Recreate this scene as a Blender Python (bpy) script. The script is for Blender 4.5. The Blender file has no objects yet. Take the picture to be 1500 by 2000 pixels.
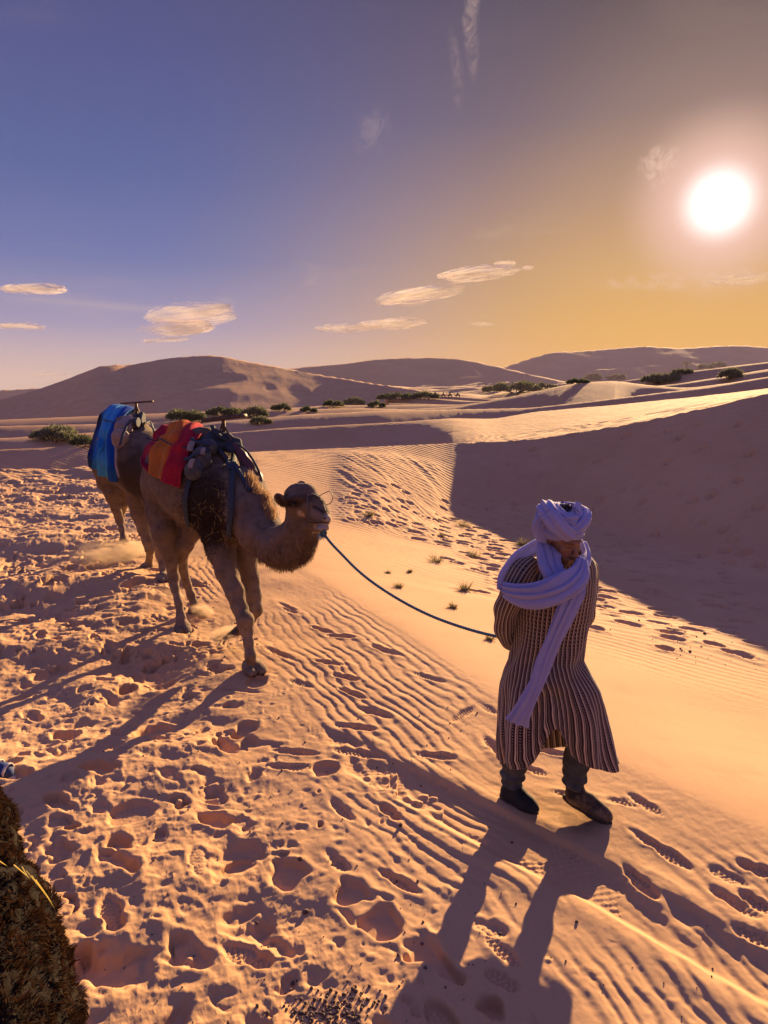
import bpy, math, random
import numpy as np
from mathutils import Vector, Matrix

# ------------------------------------------------------------------ camera, sky, sun, exposure
scene = bpy.context.scene
COL = scene.collection
CAM_Z = 2.37
PITCH = math.radians(10.6)
FOC = 1387.0                      # focal length in pixels of the 1500 x 2000 photograph
cam_data = bpy.data.cameras.new('camera')
cam = bpy.data.objects.new('camera', cam_data)
COL.objects.link(cam)
cam.location = (0, 0, CAM_Z)
cam.rotation_euler = (math.radians(90) - PITCH, 0, 0)
cam_data.sensor_fit = 'VERTICAL'
cam_data.sensor_height = 32.0
cam_data.lens = FOC / 2000.0 * 32.0
cam_data.clip_start = 0.05
cam_data.clip_end = 12000
scene.camera = cam

EXPOSURE = 2.25
scene.view_settings.view_transform = 'Standard'
scene.view_settings.look = 'None'
scene.view_settings.exposure = EXPOSURE
scene.view_settings.gamma = 1.0
scene.view_settings.use_curve_mapping = False

CP, SP = math.cos(PITCH), math.sin(PITCH)


def ray(px, py):
    u = (px - 750.0) / FOC
    v = (1000.0 - py) / FOC
    return (u, CP + SP * v, -SP + CP * v)


def W(px, py, Y):
    """the point of the place that the photograph shows at px, py, Y metres ahead of the camera"""
    d = ray(px, py)
    t = Y / d[1]
    return np.array([d[0] * t, Y, CAM_Z + d[2] * t])


_s = np.array(ray(1405, 395))
SUN = _s / np.linalg.norm(_s)
SUN_EL = math.asin(SUN[2])
SUN_AZ = math.atan2(SUN[0], SUN[1])

sun_data = bpy.data.lights.new('sun', 'SUN')
sun_data.energy = 3.6
sun_data.angle = math.radians(0.55)
sun_data.color = (1.0, 0.67, 0.33)
sun = bpy.data.objects.new('sun', sun_data)
COL.objects.link(sun)
sun.rotation_euler = Vector(SUN).to_track_quat('Z', 'Y').to_euler()
sun.location = (20, 60, 40)


class NT:
    """small helper to write node trees"""
    def __init__(self, tree):
        self.t = tree
        tree.nodes.clear()

    def n(self, kind, **kw):
        nd = self.t.nodes.new(kind)
        for k, v in kw.items():
            setattr(nd, k, v)
        return nd

    def put(self, sock, v):
        if hasattr(v, 'is_output') or isinstance(v, bpy.types.NodeSocket):
            self.t.links.new(v, sock)
        else:
            sock.default_value = v

    def math(self, op, a, b=0.0, c=None, clamp=False):
        nd = self.n('ShaderNodeMath', operation=op, use_clamp=clamp)
        self.put(nd.inputs[0], a)
        self.put(nd.inputs[1], b)
        if c is not None:
            self.put(nd.inputs[2], c)
        return nd.outputs[0]

    def vmath(self, op, a, b=(0, 0, 0)):
        nd = self.n('ShaderNodeVectorMath', operation=op)
        self.put(nd.inputs[0], a)
        self.put(nd.inputs[1], b)
        return nd.outputs['Value'] if op in ('DOT_PRODUCT', 'LENGTH') else nd.outputs[0]

    def smooth(self, x, a, b, lo=0.0, hi=1.0):
        nd = self.n('ShaderNodeMapRange', interpolation_type='SMOOTHSTEP')
        self.put(nd.inputs[0], x)
        for i, v in enumerate((a, b, lo, hi)):
            nd.inputs[i + 1].default_value = v
        return nd.outputs[0]

    def ramp(self, x, stops, interp='LINEAR'):
        nd = self.n('ShaderNodeValToRGB')
        self.put(nd.inputs[0], x)
        cr = nd.color_ramp
        cr.interpolation = interp
        while len(cr.elements) < len(stops):
            cr.elements.new(0.5)
        for el, (p, c) in zip(cr.elements, stops):
            el.position = p
            el.color = (*c, 1) if len(c) == 3 else c
        return nd.outputs[0]

    def mix(self, f, a, b, mode='MIX'):
        nd = self.n('ShaderNodeMix', data_type='RGBA', blend_type=mode)
        self.put(nd.inputs[0], f)
        for s, v in ((nd.inputs[6], a), (nd.inputs[7], b)):
            self.put(s, (*v, 1) if isinstance(v, tuple) and len(v) == 3 else v)
        return nd.outputs[2]

    def noise(self, vec, scale, detail=4.0, rough=0.5, dist=0.0, out=0):
        nd = self.n('ShaderNodeTexNoise')
        self.put(nd.inputs['Vector'], vec)
        nd.inputs['Scale'].default_value = scale
        nd.inputs['Detail'].default_value = detail
        nd.inputs['Roughness'].default_value = rough
        nd.inputs['Distortion'].default_value = dist
        return nd.outputs[out]

    def bump(self, h, strength, dist, normal=None):
        nd = self.n('ShaderNodeBump')
        self.put(nd.inputs['Height'], h)
        nd.inputs['Strength'].default_value = strength
        nd.inputs['Distance'].default_value = dist
        if normal is not None:
            self.put(nd.inputs['Normal'], normal)
        return nd.outputs[0]


def lin(r, g, b):
    """8 bit display colour to linear"""
    f = lambda c: (c / 255 / 12.92) if c <= 10.31 else ((c / 255 + 0.055) / 1.055) ** 2.4
    return (f(r), f(g), f(b))


world = bpy.data.worlds.new('World')
scene.world = world
world.use_nodes = True
nt = NT(world.node_tree)
tc = nt.n('ShaderNodeTexCoord').outputs['Generated']
D = nt.vmath('NORMALIZE', tc)
sep = nt.n('ShaderNodeSeparateXYZ')
nt.t.links.new(D, sep.inputs[0])
z01 = nt.math('MULTIPLY', sep.outputs[2], 2.0, clamp=True)       # 0 at the horizon, 1 at 30 degrees
cool = nt.ramp(z01, [(0.0, lin(216, 186, 172)), (0.05, lin(196, 176, 178)), (0.14, lin(160, 152, 182)),
                     (0.30, lin(112, 122, 172)), (0.5, lin(90, 104, 158)), (0.72, lin(84, 91, 142)),
                     (0.9, lin(80, 82, 128)), (1.0, lin(78, 80, 126))])
warm = nt.ramp(z01, [(0.0, lin(244, 176, 84)), (0.06, lin(240, 178, 80)), (0.14, lin(232, 176, 84)),
                     (0.28, lin(214, 166, 100)), (0.44, lin(180, 142, 110)), (0.62, lin(132, 110, 108)),
                     (0.85, lin(100, 86, 90)), (1.0, lin(90, 78, 88))])
az_s = Vector((SUN[0], SUN[1], 0)).normalized()
hv = nt.n('ShaderNodeCombineXYZ')
nt.t.links.new(sep.outputs[0], hv.inputs[0])
nt.t.links.new(sep.outputs[1], hv.inputs[1])
hvn = nt.vmath('NORMALIZE', hv.outputs[0])
ca = nt.vmath('DOT_PRODUCT', hvn, tuple(az_s))
ang_az = nt.math('ARCCOSINE', nt.math('MINIMUM', ca, 0.999999))
w_az = nt.smooth(ang_az, math.radians(2), math.radians(43), 1.0, 0.0)
ca3 = nt.vmath('DOT_PRODUCT', D, tuple(SUN))
ang = nt.math('ARCCOSINE', nt.math('MAXIMUM', nt.math('MINIMUM', ca3, 0.9999999), -1.0))
base = nt.mix(w_az, cool, warm)
base = nt.mix(nt.smooth(sep.outputs[2], .47, .80), base, (.185, .19, .60))      # unseen sky overhead, brightened blue as fill for the shadows
# wide lilac veil in the air round the sun, then its glow and its disc
veil = nt.math('MULTIPLY', nt.smooth(ang, math.radians(2), math.radians(17), 1.0, 0.0), 0.20)
base = nt.mix(veil, base, lin(236, 196, 170))
g1 = nt.math('POWER', nt.smooth(ang, math.radians(2.0), math.radians(7.4), 1.0, 0.0), 1.3)
base = nt.mix(nt.math('MULTIPLY', g1, 0.85), base, lin(250, 204, 188))
g2 = nt.math('POWER', nt.smooth(ang, math.radians(.6), math.radians(3.7), 1.0, 0.0), 1.9)
base = nt.mix(g2, base, (1.7, 1.6, 1.55))
# thin high wisps
nrm = nt.n('ShaderNodeMapping')
nt.t.links.new(D, nrm.inputs[0])
nrm.inputs['Rotation'].default_value = (0, 0, -SUN_AZ)
nrm.inputs['Scale'].default_value = (1.0, 1.0, 5.0)
wn = nt.noise(nrm.outputs[0], 3.2, 6.0, 0.6, 1.2)
wf = nt.math('MULTIPLY', nt.smooth(wn, 0.56, 0.80), nt.smooth(sep.outputs[2], 0.02, 0.10))
wf = nt.math('MULTIPLY', wf, nt.smooth(sep.outputs[2], 0.16, 0.26, 1.0, 0.15))
base = nt.mix(nt.math('MULTIPLY', wf, 0.22), base, lin(236, 200, 170))
# two feathered wisps: one high up, one left of the sun, and streaks under it
for (wx_, wy_), sx_, sy_, rot_, st_, ns_ in (((921, 40), 15, 95, .12, .26, 9.0), ((893, 140), 12, 70, .2, .14, 9.0), ((1290, 322), 34, 40, -.6, .55, 14.0), ((1340, 548), 170, 20, .05, .34, 10.0), ((720, 250), 40, 50, -.4, .12, 9.0)):
    d0 = Vector(ray(wx_, wy_)).normalized(); rt = Vector((1, 0, 0)); rt = (rt - d0 * rt.dot(d0)).normalized(); up_ = d0.cross(rt) * -1
    ax_ = rt * math.cos(rot_) + up_ * math.sin(rot_); ay_ = up_ * math.cos(rot_) - rt * math.sin(rot_)
    qx = nt.math('MULTIPLY', nt.math('SUBTRACT', nt.vmath('DOT_PRODUCT', D, tuple(ax_)), ax_.dot(d0)), FOC / sx_)
    qy = nt.math('MULTIPLY', nt.math('SUBTRACT', nt.vmath('DOT_PRODUCT', D, tuple(ay_)), ay_.dot(d0)), FOC / sy_)
    wn2 = nt.noise(D, ns_, 5, .65, 1.5)
    wn3 = nt.math('MULTIPLY', nt.math('SUBTRACT', wn2, .5), 2.6)
    qq = nt.math('ADD', nt.math('MULTIPLY', nt.math('ADD', qx, wn3), nt.math('ADD', qx, wn3)), nt.math('MULTIPLY', qy, qy))
    wm = nt.math('MULTIPLY', nt.math('MULTIPLY', nt.smooth(qq, 0.0, 1.0, 1.0, 0.0), nt.smooth(nt.noise(D, ns_ * 3.5, 5, .7, 2.0), .35, .65)), st_)
    base = nt.mix(wm, base, lin(246, 206, 186))
below = nt.smooth(sep.outputs[2], -0.02, -0.10)
base = nt.mix(below, base, lin(120, 84, 66))
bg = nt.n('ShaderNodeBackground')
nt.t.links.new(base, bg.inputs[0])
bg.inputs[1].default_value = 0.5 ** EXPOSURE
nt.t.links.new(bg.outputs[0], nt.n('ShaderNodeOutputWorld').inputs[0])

# ------------------------------------------------------------------ helpers
rng = np.random.default_rng(7)


def tag(o, label=None, cat=None, group=None, kind=None):
    if label: o['label'] = label
    if cat: o['category'] = cat
    if group: o['group'] = group
    if kind: o['kind'] = kind
    return o


def mesh_obj(name, verts, faces, mat=None, parent=None, smooth=True, attrs=None, uvs=None):
    """verts (n,3), faces (m,4) or (m,3) arrays (or list of both)"""
    me = bpy.data.meshes.new(name)
    verts = np.asarray(verts, dtype=np.float32)
    if isinstance(faces, (list, tuple)):
        fl = [np.asarray(f, dtype=np.int32) for f in faces if len(f)]
    else:
        fl = [np.asarray(faces, dtype=np.int32)]
    idx = np.concatenate([f.ravel() for f in fl])
    tot = np.concatenate([np.full(len(f), f.shape[1], np.int32) for f in fl])
    start = np.concatenate([[0], np.cumsum(tot)[:-1]]).astype(np.int32)
    me.vertices.add(len(verts)); me.vertices.foreach_set('co', verts.ravel())
    me.loops.add(len(idx)); me.loops.foreach_set('vertex_index', idx)
    me.polygons.add(len(tot)); me.polygons.foreach_set('loop_start', start)
    try:
        me.polygons.foreach_set('loop_total', tot)
    except Exception:
        pass
    if smooth:
        me.polygons.foreach_set('use_smooth', np.ones(len(tot), dtype=bool))
    if uvs is not None:
        ul = me.uv_layers.new(name='UVMap')
        ul.data.foreach_set('uv', np.asarray(uvs, dtype=np.float32)[idx].ravel())
    if attrs:
        for k, a in attrs.items():
            a = np.asarray(a, dtype=np.float32)
            if a.ndim == 1:
                at = me.attributes.new(k, 'FLOAT', 'POINT'); at.data.foreach_set('value', a)
            else:
                at = me.attributes.new(k, 'FLOAT_COLOR', 'POINT')
                c = np.ones((len(a), 4), np.float32); c[:, :3] = a
                at.data.foreach_set('color', c.ravel())
    me.update(calc_edges=True)
    o = bpy.data.objects.new(name, me)
    COL.objects.link(o)
    if mat: me.materials.append(mat)
    if parent is not None:
        o.parent = parent
        o.matrix_parent_inverse = Matrix.Translation(parent.location).inverted()
    return o


def empty(name, loc, label=None, cat=None, group=None):
    o = bpy.data.objects.new(name, None)
    o.location = tuple(float(c) for c in loc)
    o.empty_display_size = 0.2
    COL.objects.link(o)
    return tag(o, label, cat, group)


def sstep(x, a, b):
    t = np.clip((x - a) / (b - a), 0, 1)
    return t * t * (3 - 2 * t)


_tab = np.random.default_rng(11).random((8, 256, 256)).astype(np.float32)


def vnoise(x, y, s=0):
    xi = np.floor(x).astype(np.int64); yi = np.floor(y).astype(np.int64)
    fx = (x - xi).astype(np.float32); fy = (y - yi).astype(np.float32)
    fx = fx * fx * fx * (fx * (fx * 6 - 15) + 10); fy = fy * fy * fy * (fy * (fy * 6 - 15) + 10)
    t = _tab[s % 8]
    x0 = (xi + 37 * s) & 255; x1 = (x0 + 1) & 255; y0 = (yi + 91 * s) & 255; y1 = (y0 + 1) & 255
    return (t[x0, y0] * (1 - fx) + t[x1, y0] * fx) * (1 - fy) + (t[x0, y1] * (1 - fx) + t[x1, y1] * fx) * fy


def fbm(x, y, octs=4, s=0, gain=0.5, ridged=False):
    a, tot, out = 1.0, 0.0, 0
    for i in range(octs):
        ca_, sa_ = math.cos(i * 1.3), math.sin(i * 1.3)
        n = vnoise((x * ca_ - y * sa_) * 2 ** i, (x * sa_ + y * ca_) * 2 ** i, s + i)
        if ridged: n = 1 - np.abs(2 * n - 1)
        out = out + a * n; tot += a; a *= gain
    return out / tot          # 0..1


# ------------------------------------------------------------------ terrain
def pl(pts):
    a = np.array(pts, float)
    return a[:, 0], a[:, 1]


def ground_pt(px, py, z=0.0):
    d = ray(px, py)
    t = (z - CAM_Z) / d[2]
    return np.array([d[0] * t, d[1] * t])


def crest_height(py, Y):
    v = (1000.0 - py) / FOC
    return CAM_Z + Y * (-SP + CP * v) / (CP + SP * v)


# brink of the trodden platform: the photograph's edge line laid on z = 0
_e = np.array([ground_pt(*p) for p in [(1500, 1632), (1333, 1552), (1203, 1489), (980, 1362), (782, 1237), (688, 1172), (577, 1108)]])
EY = np.concatenate([[0.0], _e[:, 1], [12.0, 15.0, 20.0, 30.0]])
EX = np.concatenate([[3.3], _e[:, 0], [-2.2, -2.9, -3.6, -5.0]])
# right limit of the heavily trodden sand
_t = np.array([ground_pt(*p) for p in [(1010, 2000), (800, 1850), (690, 1700), (610, 1560), (520, 1450), (450, 1370), (380, 1250), (290, 1080), (230, 960)]])
TY = np.concatenate([[0.0], _t[:, 1], [30.0]])
TX = np.concatenate([[_t[0, 0] + 0.4], _t[:, 0], [_t[-1, 0] - 5]])

# dune crests as (px, py, metres ahead), near slope, far slope
LAYERS = [
    dict(p=[(-500, 930, 19), (0, 917, 19), (110, 921, 19), (180, 907, 20), (350, 893, 20), (500, 882, 20), (740, 872, 20.5), (880, 866, 22), (960, 862, 22), (1050, 857, 21.5),
            (1125, 845, 21), (1250, 825, 20), (1375, 798, 19), (1500, 768, 18.5), (1800, 700, 18)],
         near=[(500, 0.0), (620, .055), (740, .115), (820, .165), (870, .20), (920, .245), (1000, .36), (1100, .46), (1800, .55)], far=[(-500, .25), (800, .25), (1000, .3), (1800, .3)]),
    dict(p=[(-500, 905, 30), (0, 878, 30), (75, 875, 30), (190, 868, 31), (300, 862, 32), (435, 846, 32), (550, 836, 32), (750, 826, 33), (880, 817, 34), (965, 818, 35),
            (1050, 804, 36), (1200, 791, 34), (1350, 776, 30), (1500, 758, 28), (1800, 700, 28)],
         near=[(-500, .34), (780, .34), (885, .10), (960, .03), (1100, -.0), (1800, .0)], far=[(-500, .12), (1800, .16)]),
    dict(p=[(-500, 880, 43), (0, 856, 43), (150, 846, 44), (300, 838, 46), (450, 821, 46), (600, 809, 47), (750, 802, 48), (875, 800, 50), (1030, 797, 52), (1125, 787, 50),
            (1250, 772, 46), (1375, 756, 43), (1500, 735, 42), (1800, 690, 42)],
         near=[(-500, .34), (1000, .36), (1300, .48), (1800, .5)], far=[(-500, .10), (1800, .14)]),
    dict(p=[(-500, 850, 62), (0, 832, 62), (300, 826, 64), (450, 812, 66), (560, 800, 70), (700, 797, 72), (800, 799, 74), (900, 793, 74), (980, 778, 72), (1030, 768, 70), (1100, 752, 68),
            (1150, 746, 66), (1200, 744, 64), (1260, 752, 62), (1340, 758, 60), (1500, 738, 60), (1800, 700, 60)],
         near=[(-500, .30), (700, .30), (950, .22), (1100, .155), (1200, .165), (1290, .42), (1800, .5)], far=[(-500, .12), (1800, .12)]),
    dict(p=[(-500, 830, 90), (0, 820, 90), (560, 797, 95), (640, 792, 98), (900, 790, 100), (1100, 770, 96), (1250, 757, 92), (1330, 748, 90), (1500, 720, 88), (1800, 690, 88)],
         near=[(-500, .30), (1000, .32), (1250, .45), (1800, .5)], far=[(-500, .10), (1800, .10)]),
    dict(p=[(-500, 840, 130), (900, 800, 130), (1100, 768, 130), (1225, 742, 128), (1350, 724, 124), (1500, 706, 120), (1800, 680, 120)],
         near=[(-500, .26), (1000, .32), (1250, .42), (1800, .45)], far=[(-500, .10), (1800, .10)]),
    # left hill, middle hill, right hill
    dict(p=[(-900, 860, 291), (-400, 812, 291), (-150, 797, 297), (0, 781, 303), (80, 760, 310), (150, 735, 316), (195, 716, 322), (235, 711, 328), (262, 714, 334), (300, 704, 334), (350, 697, 337),
            (415, 692, 341), (450, 697, 337), (500, 707, 334), (570, 720, 331), (650, 736, 325), (760, 752, 310), (900, 775, 297), (1800, 840, 291)],
         near=[(-500, .275), (1800, .275)], far=[(-500, .3), (1800, .3)], hill=1),
    dict(p=[(-500, 790, 900), (300, 745, 900), (560, 720, 900), (650, 712, 910), (750, 700, 920), (830, 697, 930), (900, 700, 930), (950, 710, 920), (1010, 725, 900), (1100, 745, 880), (1800, 780, 880)],
         near=[(-500, .27), (1800, .27)], far=[(-500, .3), (1800, .3)], hill=2),
    dict(p=[(-500, 800, 1300), (900, 742, 1300), (985, 716, 1320), (1040, 697, 1340), (1080, 686, 1350), (1105, 687, 1360), (1180, 681, 1380), (1250, 675, 1400), (1320, 680, 1400), (1390, 675, 1400),
            (1440, 674, 1400), (1500, 679, 1400), (1700, 690, 1400), (1900, 700, 1400)],
         near=[(-500, .25), (1800, .25)], far=[(-500, .3), (1800, .3)], hill=3),
]


def smooth_interp(x, xp, fp):
    """monotone-ish smooth interpolation: average of shifted linear ones"""
    w = 14.0
    return sum(np.interp(x + k * w, xp, fp) for k in (-1, -.5, 0, .5, 1)) / 5


def smax(a, b, k):
    h = np.clip(0.5 + 0.5 * (a - b) / k, 0, 1)
    return b * (1 - h) + a * h + k * h * (1 - h)


def edge_dist(x, y):
    xe = np.interp(y, EY, EX)
    sl = (np.interp(y + .4, EY, EX) - np.interp(y - .4, EY, EX)) / .8
    return (x - xe) / np.sqrt(1 + sl * sl)


def terrain_base(x, y):
    ys = np.maximum(y, 0.5)
    px = 750.0 + FOC * x / ys * 1.01          # bearing expressed on the photograph's scale
    px = np.clip(px, -900, 2400)
    r = np.hypot(x, y)
    # platform and bowl
    e = edge_dist(x, np.clip(y, 0, 30)) + 0.10 * (vnoise(x * .8, y * .8, 3) - .5)
    ee = np.maximum(e, 0)
    bowl = -1.2 * (1 - np.exp(-(ee / 4.6) ** 1.35))
    bowl = bowl + 0.25 * sstep(ee, 5.0, 12.0) * sstep(-y, -13, -6)
    z0 = bowl + 0.05 * (fbm(x * .35, y * .35, 2, 5) - .5) * sstep(r, 3, 9)
    # floor beyond
    floor = np.interp(y, [20, 40, 110, 250, 400, 3000], [-1.6, -1.4, -4.5, -6.2, -7.0, -9.0])
    z0 = np.where(y > 20, smax(z0 - .6 * np.maximum(y - 20, 0), floor, .8), z0)
    # rolling small dunes of the plain
    m = sstep(y, 90, 150)
    wx = x + 26 * (fbm(x / 90, y / 90, 2, 1) - .5) * 2
    wy = y + 60 * (fbm(x / 120 + 5, y / 120, 3, 2) - .5) * 2
    for lam, amp, ang, s in ((54, 2.4, .25, 0), (33, 1.3, -.2, 3), (88, 3.2, .1, 5)):
        ph = (wy * math.cos(ang) + wx * math.sin(ang)) / lam
        ph = ph + .35 * vnoise(x / 30, y / 40, s)
        f = ph - np.floor(ph)
        saw = np.where(f < .28, f / .28, (1 - f) / .72)
        saw = saw * saw * (3 - 2 * saw)
        z0 = z0 + m * amp * saw * sstep(fbm(x / 70 + s, y / 110, 2, s), .30, .62)
    z = z0
    for li, L in enumerate(LAYERS):
        P = np.array(L['p'], float)
        yc = smooth_interp(px, P[:, 0], P[:, 2])
        pyc = smooth_interp(px, P[:, 0], P[:, 1])
        zc = crest_height(pyc, yc)
        na = np.interp(px, *pl(L['near']))
        fa = np.interp(px, *pl(L['far']))
        d = y - yc
        if L.get('hill'):
            q = (x * .8 + y * .4)
            sc = (90.0, 150.0, 210.0)[L['hill'] - 1]
            rg = fbm(x / sc + L['hill'] * 7.3, y / (sc * 1.2), 4, L['hill'], .5, True)
            dist = np.maximum(-d, 0)
            relief = (rg - .62) * np.minimum(dist * .12, (4.0, 9.0, 18.0)[L['hill'] - 1])
            zl = zc + na * np.minimum(d, 0) - fa * np.maximum(d, 0) + relief
            z = smax(zl, z, 2.5)
        else:
            k = .10 if li < 2 else .4
            if li == 0:
                # wind-carved facets on the near face, foot eases into the bowl
                zl = zc + na * np.minimum(d, 0)
                zl = zl - .12 * sstep(-d, 0, 6) * sstep(px, 880, 980)
            elif li == 1:
                zA = crest_height(smooth_interp(px, *pl([q_[:2] for q_ in LAYERS[0]['p']])), smooth_interp(px, P0x, P0y))
                yA = smooth_interp(px, P0x, P0y)
                slope = (zc - zA) / (yc - yA)
                wgt = sstep(px, 790, 960)
                na = na * (1 - wgt) + (slope + .012) * wgt
                dn = -(np.sqrt(np.minimum(d, 0) ** 2 + .5 ** 2) - .5)
                zl = zc + na * dn - 1.2 * np.maximum(yA - y, 0)
            else:
                rw = (0, 0, 1.3, 1.8, 2.4, 3.2)[li] * (.4 + 1.2 * vnoise(x / (4.0 + 3 * li), y * 0, li))
                zl = zc - na * (np.sqrt(np.minimum(d, 0) ** 2 + rw ** 2) - rw)
            zl = zl - fa * np.maximum(d, 0) - .004 * np.maximum(d, 0) ** 2
            if li:
                z = smax(zl, z, k)
            else:
                wl = sstep(px, 600, 760)
                za = z + (zl - z) * sstep(y, 10, 18.5)
                zb = z + (smax(zl, z, .25) - z) * sstep(y, 8, 12.5)
                z = za * (1 - wl) + zb * wl
    return z


P0x = np.array([q_[0] for q_ in LAYERS[0]['p']], float)
P0y = np.array([q_[2] for q_ in LAYERS[0]['p']], float)

th_in = np.radians(np.linspace(-36, 36, 1560))
th_l = np.radians(np.concatenate([np.linspace(-180, -60, 26)[:-1], np.linspace(-60, -36, 24)[:-1]]))
TH = np.concatenate([th_l, th_in, -th_l[::-1]])
RR = [0.05, 0.4, 0.8, 1.2, 1.5, 1.75]
r_ = 1.95
while r_ < 8: RR.append(r_); r_ *= 1.0021
while r_ < 40: RR.append(r_); r_ *= 1.0036
while r_ < 1600: RR.append(r_); r_ *= 1.008
RR = np.array(RR)
NR, NTH = len(RR), len(TH)
GX = (RR[:, None] * np.sin(TH)[None, :])
GY = (RR[:, None] * np.cos(TH)[None, :])
GZ = terrain_base(GX, GY)
_m = sstep(GY, 18, 23) * (1 - sstep(GY, 60, 90))
GZ += _m * (.03 * (fbm(GX * .9, GY * .7, 4, 3, .6) - .5) + .016 * (fbm(GX * 3.2, GY * 1.6, 3, 6, .6, True) - .6) * sstep(GX / np.maximum(GY, 1), .0, .12))
_m = sstep(GY, 200, 300)
GZ += _m * (.7 * (fbm(GX / 22, GY / 30, 4, 2, .55, True) - .6))

# ---- near detail (only rows closer than 26 m)
KN = int(np.searchsorted(RR, 26.0))
nx, ny = GX[:KN], GY[:KN]
nz = GZ[:KN].copy()
e_d = edge_dist(nx, np.clip(ny, 0, 30))
t_d = nx - np.interp(ny, TY, TX)                       # < 0: heavily trodden
front = sstep(ny, -1, 0.5)
wob = fbm(nx * 1.3, ny * 1.3, 2, 2)
smooth_band = sstep(e_d, -.02, .12) * (1 - sstep(e_d + .5 * (wob - .5) + 3 * sstep(ny, 9, 12), 1.5, 2.3))
# ripples on the platform, running along the brink
ph = (e_d + .26 * (fbm(nx * 1.3, ny * 1.3, 4, 1, .6) - .5) + .035 * vnoise(nx * 5, ny * 5, 2)) / .092
rp = np.sin(2 * np.pi * ph) + .28 * np.sin(4 * np.pi * ph + .8)
amp = .0019 * (.12 + 1.35 * sstep(fbm(nx * .8, ny * .8, 3, 4), .32, .66)) * sstep(t_d, -.2, .5) * (1 - sstep(e_d, -.14, .05))
nz += rp * amp * front
# finer cross ripples on the bowl and the slope behind it
ph2 = (ny * .86 + nx * .42 + .5 * fbm(nx * .5, ny * .5, 3, 6) + .05 * vnoise(nx * 3, ny * 3, 2)) / .16
rp2 = np.sin(2 * np.pi * ph2) + .25 * np.sin(4 * np.pi * ph2)
amp2 = .0034 * (1 + 1.6 * sstep(nx / np.maximum(ny, 1), .08, .2) * sstep(ny, 9, 13)) * sstep(e_d + .5 * (wob - .5) + 3 * sstep(ny, 9, 12), 1.5, 2.4) * (.35 + .9 * vnoise(nx * .4 + 3, ny * .4, 5))
nz += rp2 * amp2 * front * sstep(ny, 5, 7)
# slip-face chute streaks below the crest in the middle
pxn = 750 + FOC * nx / np.maximum(ny, .5) * .985
ch = sstep(pxn, 640, 690) * (1 - sstep(pxn, 840, 880)) * sstep(ny, 12.2, 13.5) * (1 - sstep(ny, 19.0, 20.2))
_ac = nx * .90 + ny * .44; _al = nx * .36 - ny * .93
st = fbm(_ac * 3.4 + .5 * vnoise(_al * .8, _ac, 2), _al * .30, 4, 3, .6, True)
nz += ch * (.065 * (st - .6) + .06)
# broad churn
nz += .035 * (fbm(nx * 1.7, ny * 1.7, 3, 2) - .5) * front * (1 - sstep(e_d, -.5, 0))
tm = (1 - sstep(t_d, -.55, .15)) * front
big = fbm(nx * .85 + .4 * vnoise(nx * 2, ny * 2, 1), ny * 1.25, 3, 7)
nz += .21 * (big - .5) * tm * sstep(ny, 3.2, 4.6) + .07 * (big - .5) * tm
nz += tm * (.075 * (fbm(nx * 2.1, ny * 2.1, 4, 4, .55) - .5) + .014 * (fbm(nx * 6, ny * 6, 3, 1, .5, True) - .6))
nz0 = nz.copy()


def stamp(cx, cy, ang, ln, wd, depth, rim=.3, heel=0.0, soft=.018, tread=0.0, tilt=0.0, rough=.12):
    R = max(ln, wd) * (1.15 + rough) + soft * 6 + .02
    rc = math.hypot(cx, cy); tcn = math.atan2(cx, cy)
    i0, i1 = np.searchsorted(RR, [rc - R, rc + R])
    da = R / max(rc, .5)
    j0, j1 = np.searchsorted(TH, [tcn - da, tcn + da])
    i1 = min(i1, KN)
    if i1 - i0 < 3 or j1 - j0 < 3: return
    X = nx[i0:i1, j0:j1] - cx; Y = ny[i0:i1, j0:j1] - cy
    c, s = math.cos(ang), math.sin(ang)
    a = X * c + Y * s; b = -X * s + Y * c
    w = wd * (1 - heel * sstep(np.abs(a + ln * .25), ln * .32, 0) * .9)
    d = np.sqrt((a / ln) ** 2 + (b / np.maximum(w, .01)) ** 2)
    k_ = .35 / max(ln, .03)
    d = d * (1 + rough * ((vnoise(X * 3 * k_ + cx * 9, Y * 3 * k_ + cy * 9, 3) - .5) * 2.4 + (vnoise(X * 24 + cx * 5, Y * 24, 6) - .5) * .7))
    dist = (d - 1) * min(ln, wd)
    m = 1 - sstep(dist, -soft, soft * .6)
    Z = nz[i0:i1, j0:j1]
    Zb = nz0[i0:i1, j0:j1]
    z_loc = float(Zb[(i1 - i0) // 2, (j1 - j0) // 2])
    flr = z_loc - depth + tilt * a
    if tread:
        flr = flr + tread * np.sign(np.sin(a * 2 * np.pi / .026) * np.cos(b * 2 * np.pi / .05))
    r = Zb + np.exp(-((dist - soft * 1.2) / (soft * 1.5)) ** 2) * depth * rim
    out = Z + m * (flr - Z) * (flr < Z + .01)
    ro = (1 - m) * np.exp(-(dist / (soft * 3.5)) ** 2)
    Z[:] = out + ro * (r - out) * .8


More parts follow.
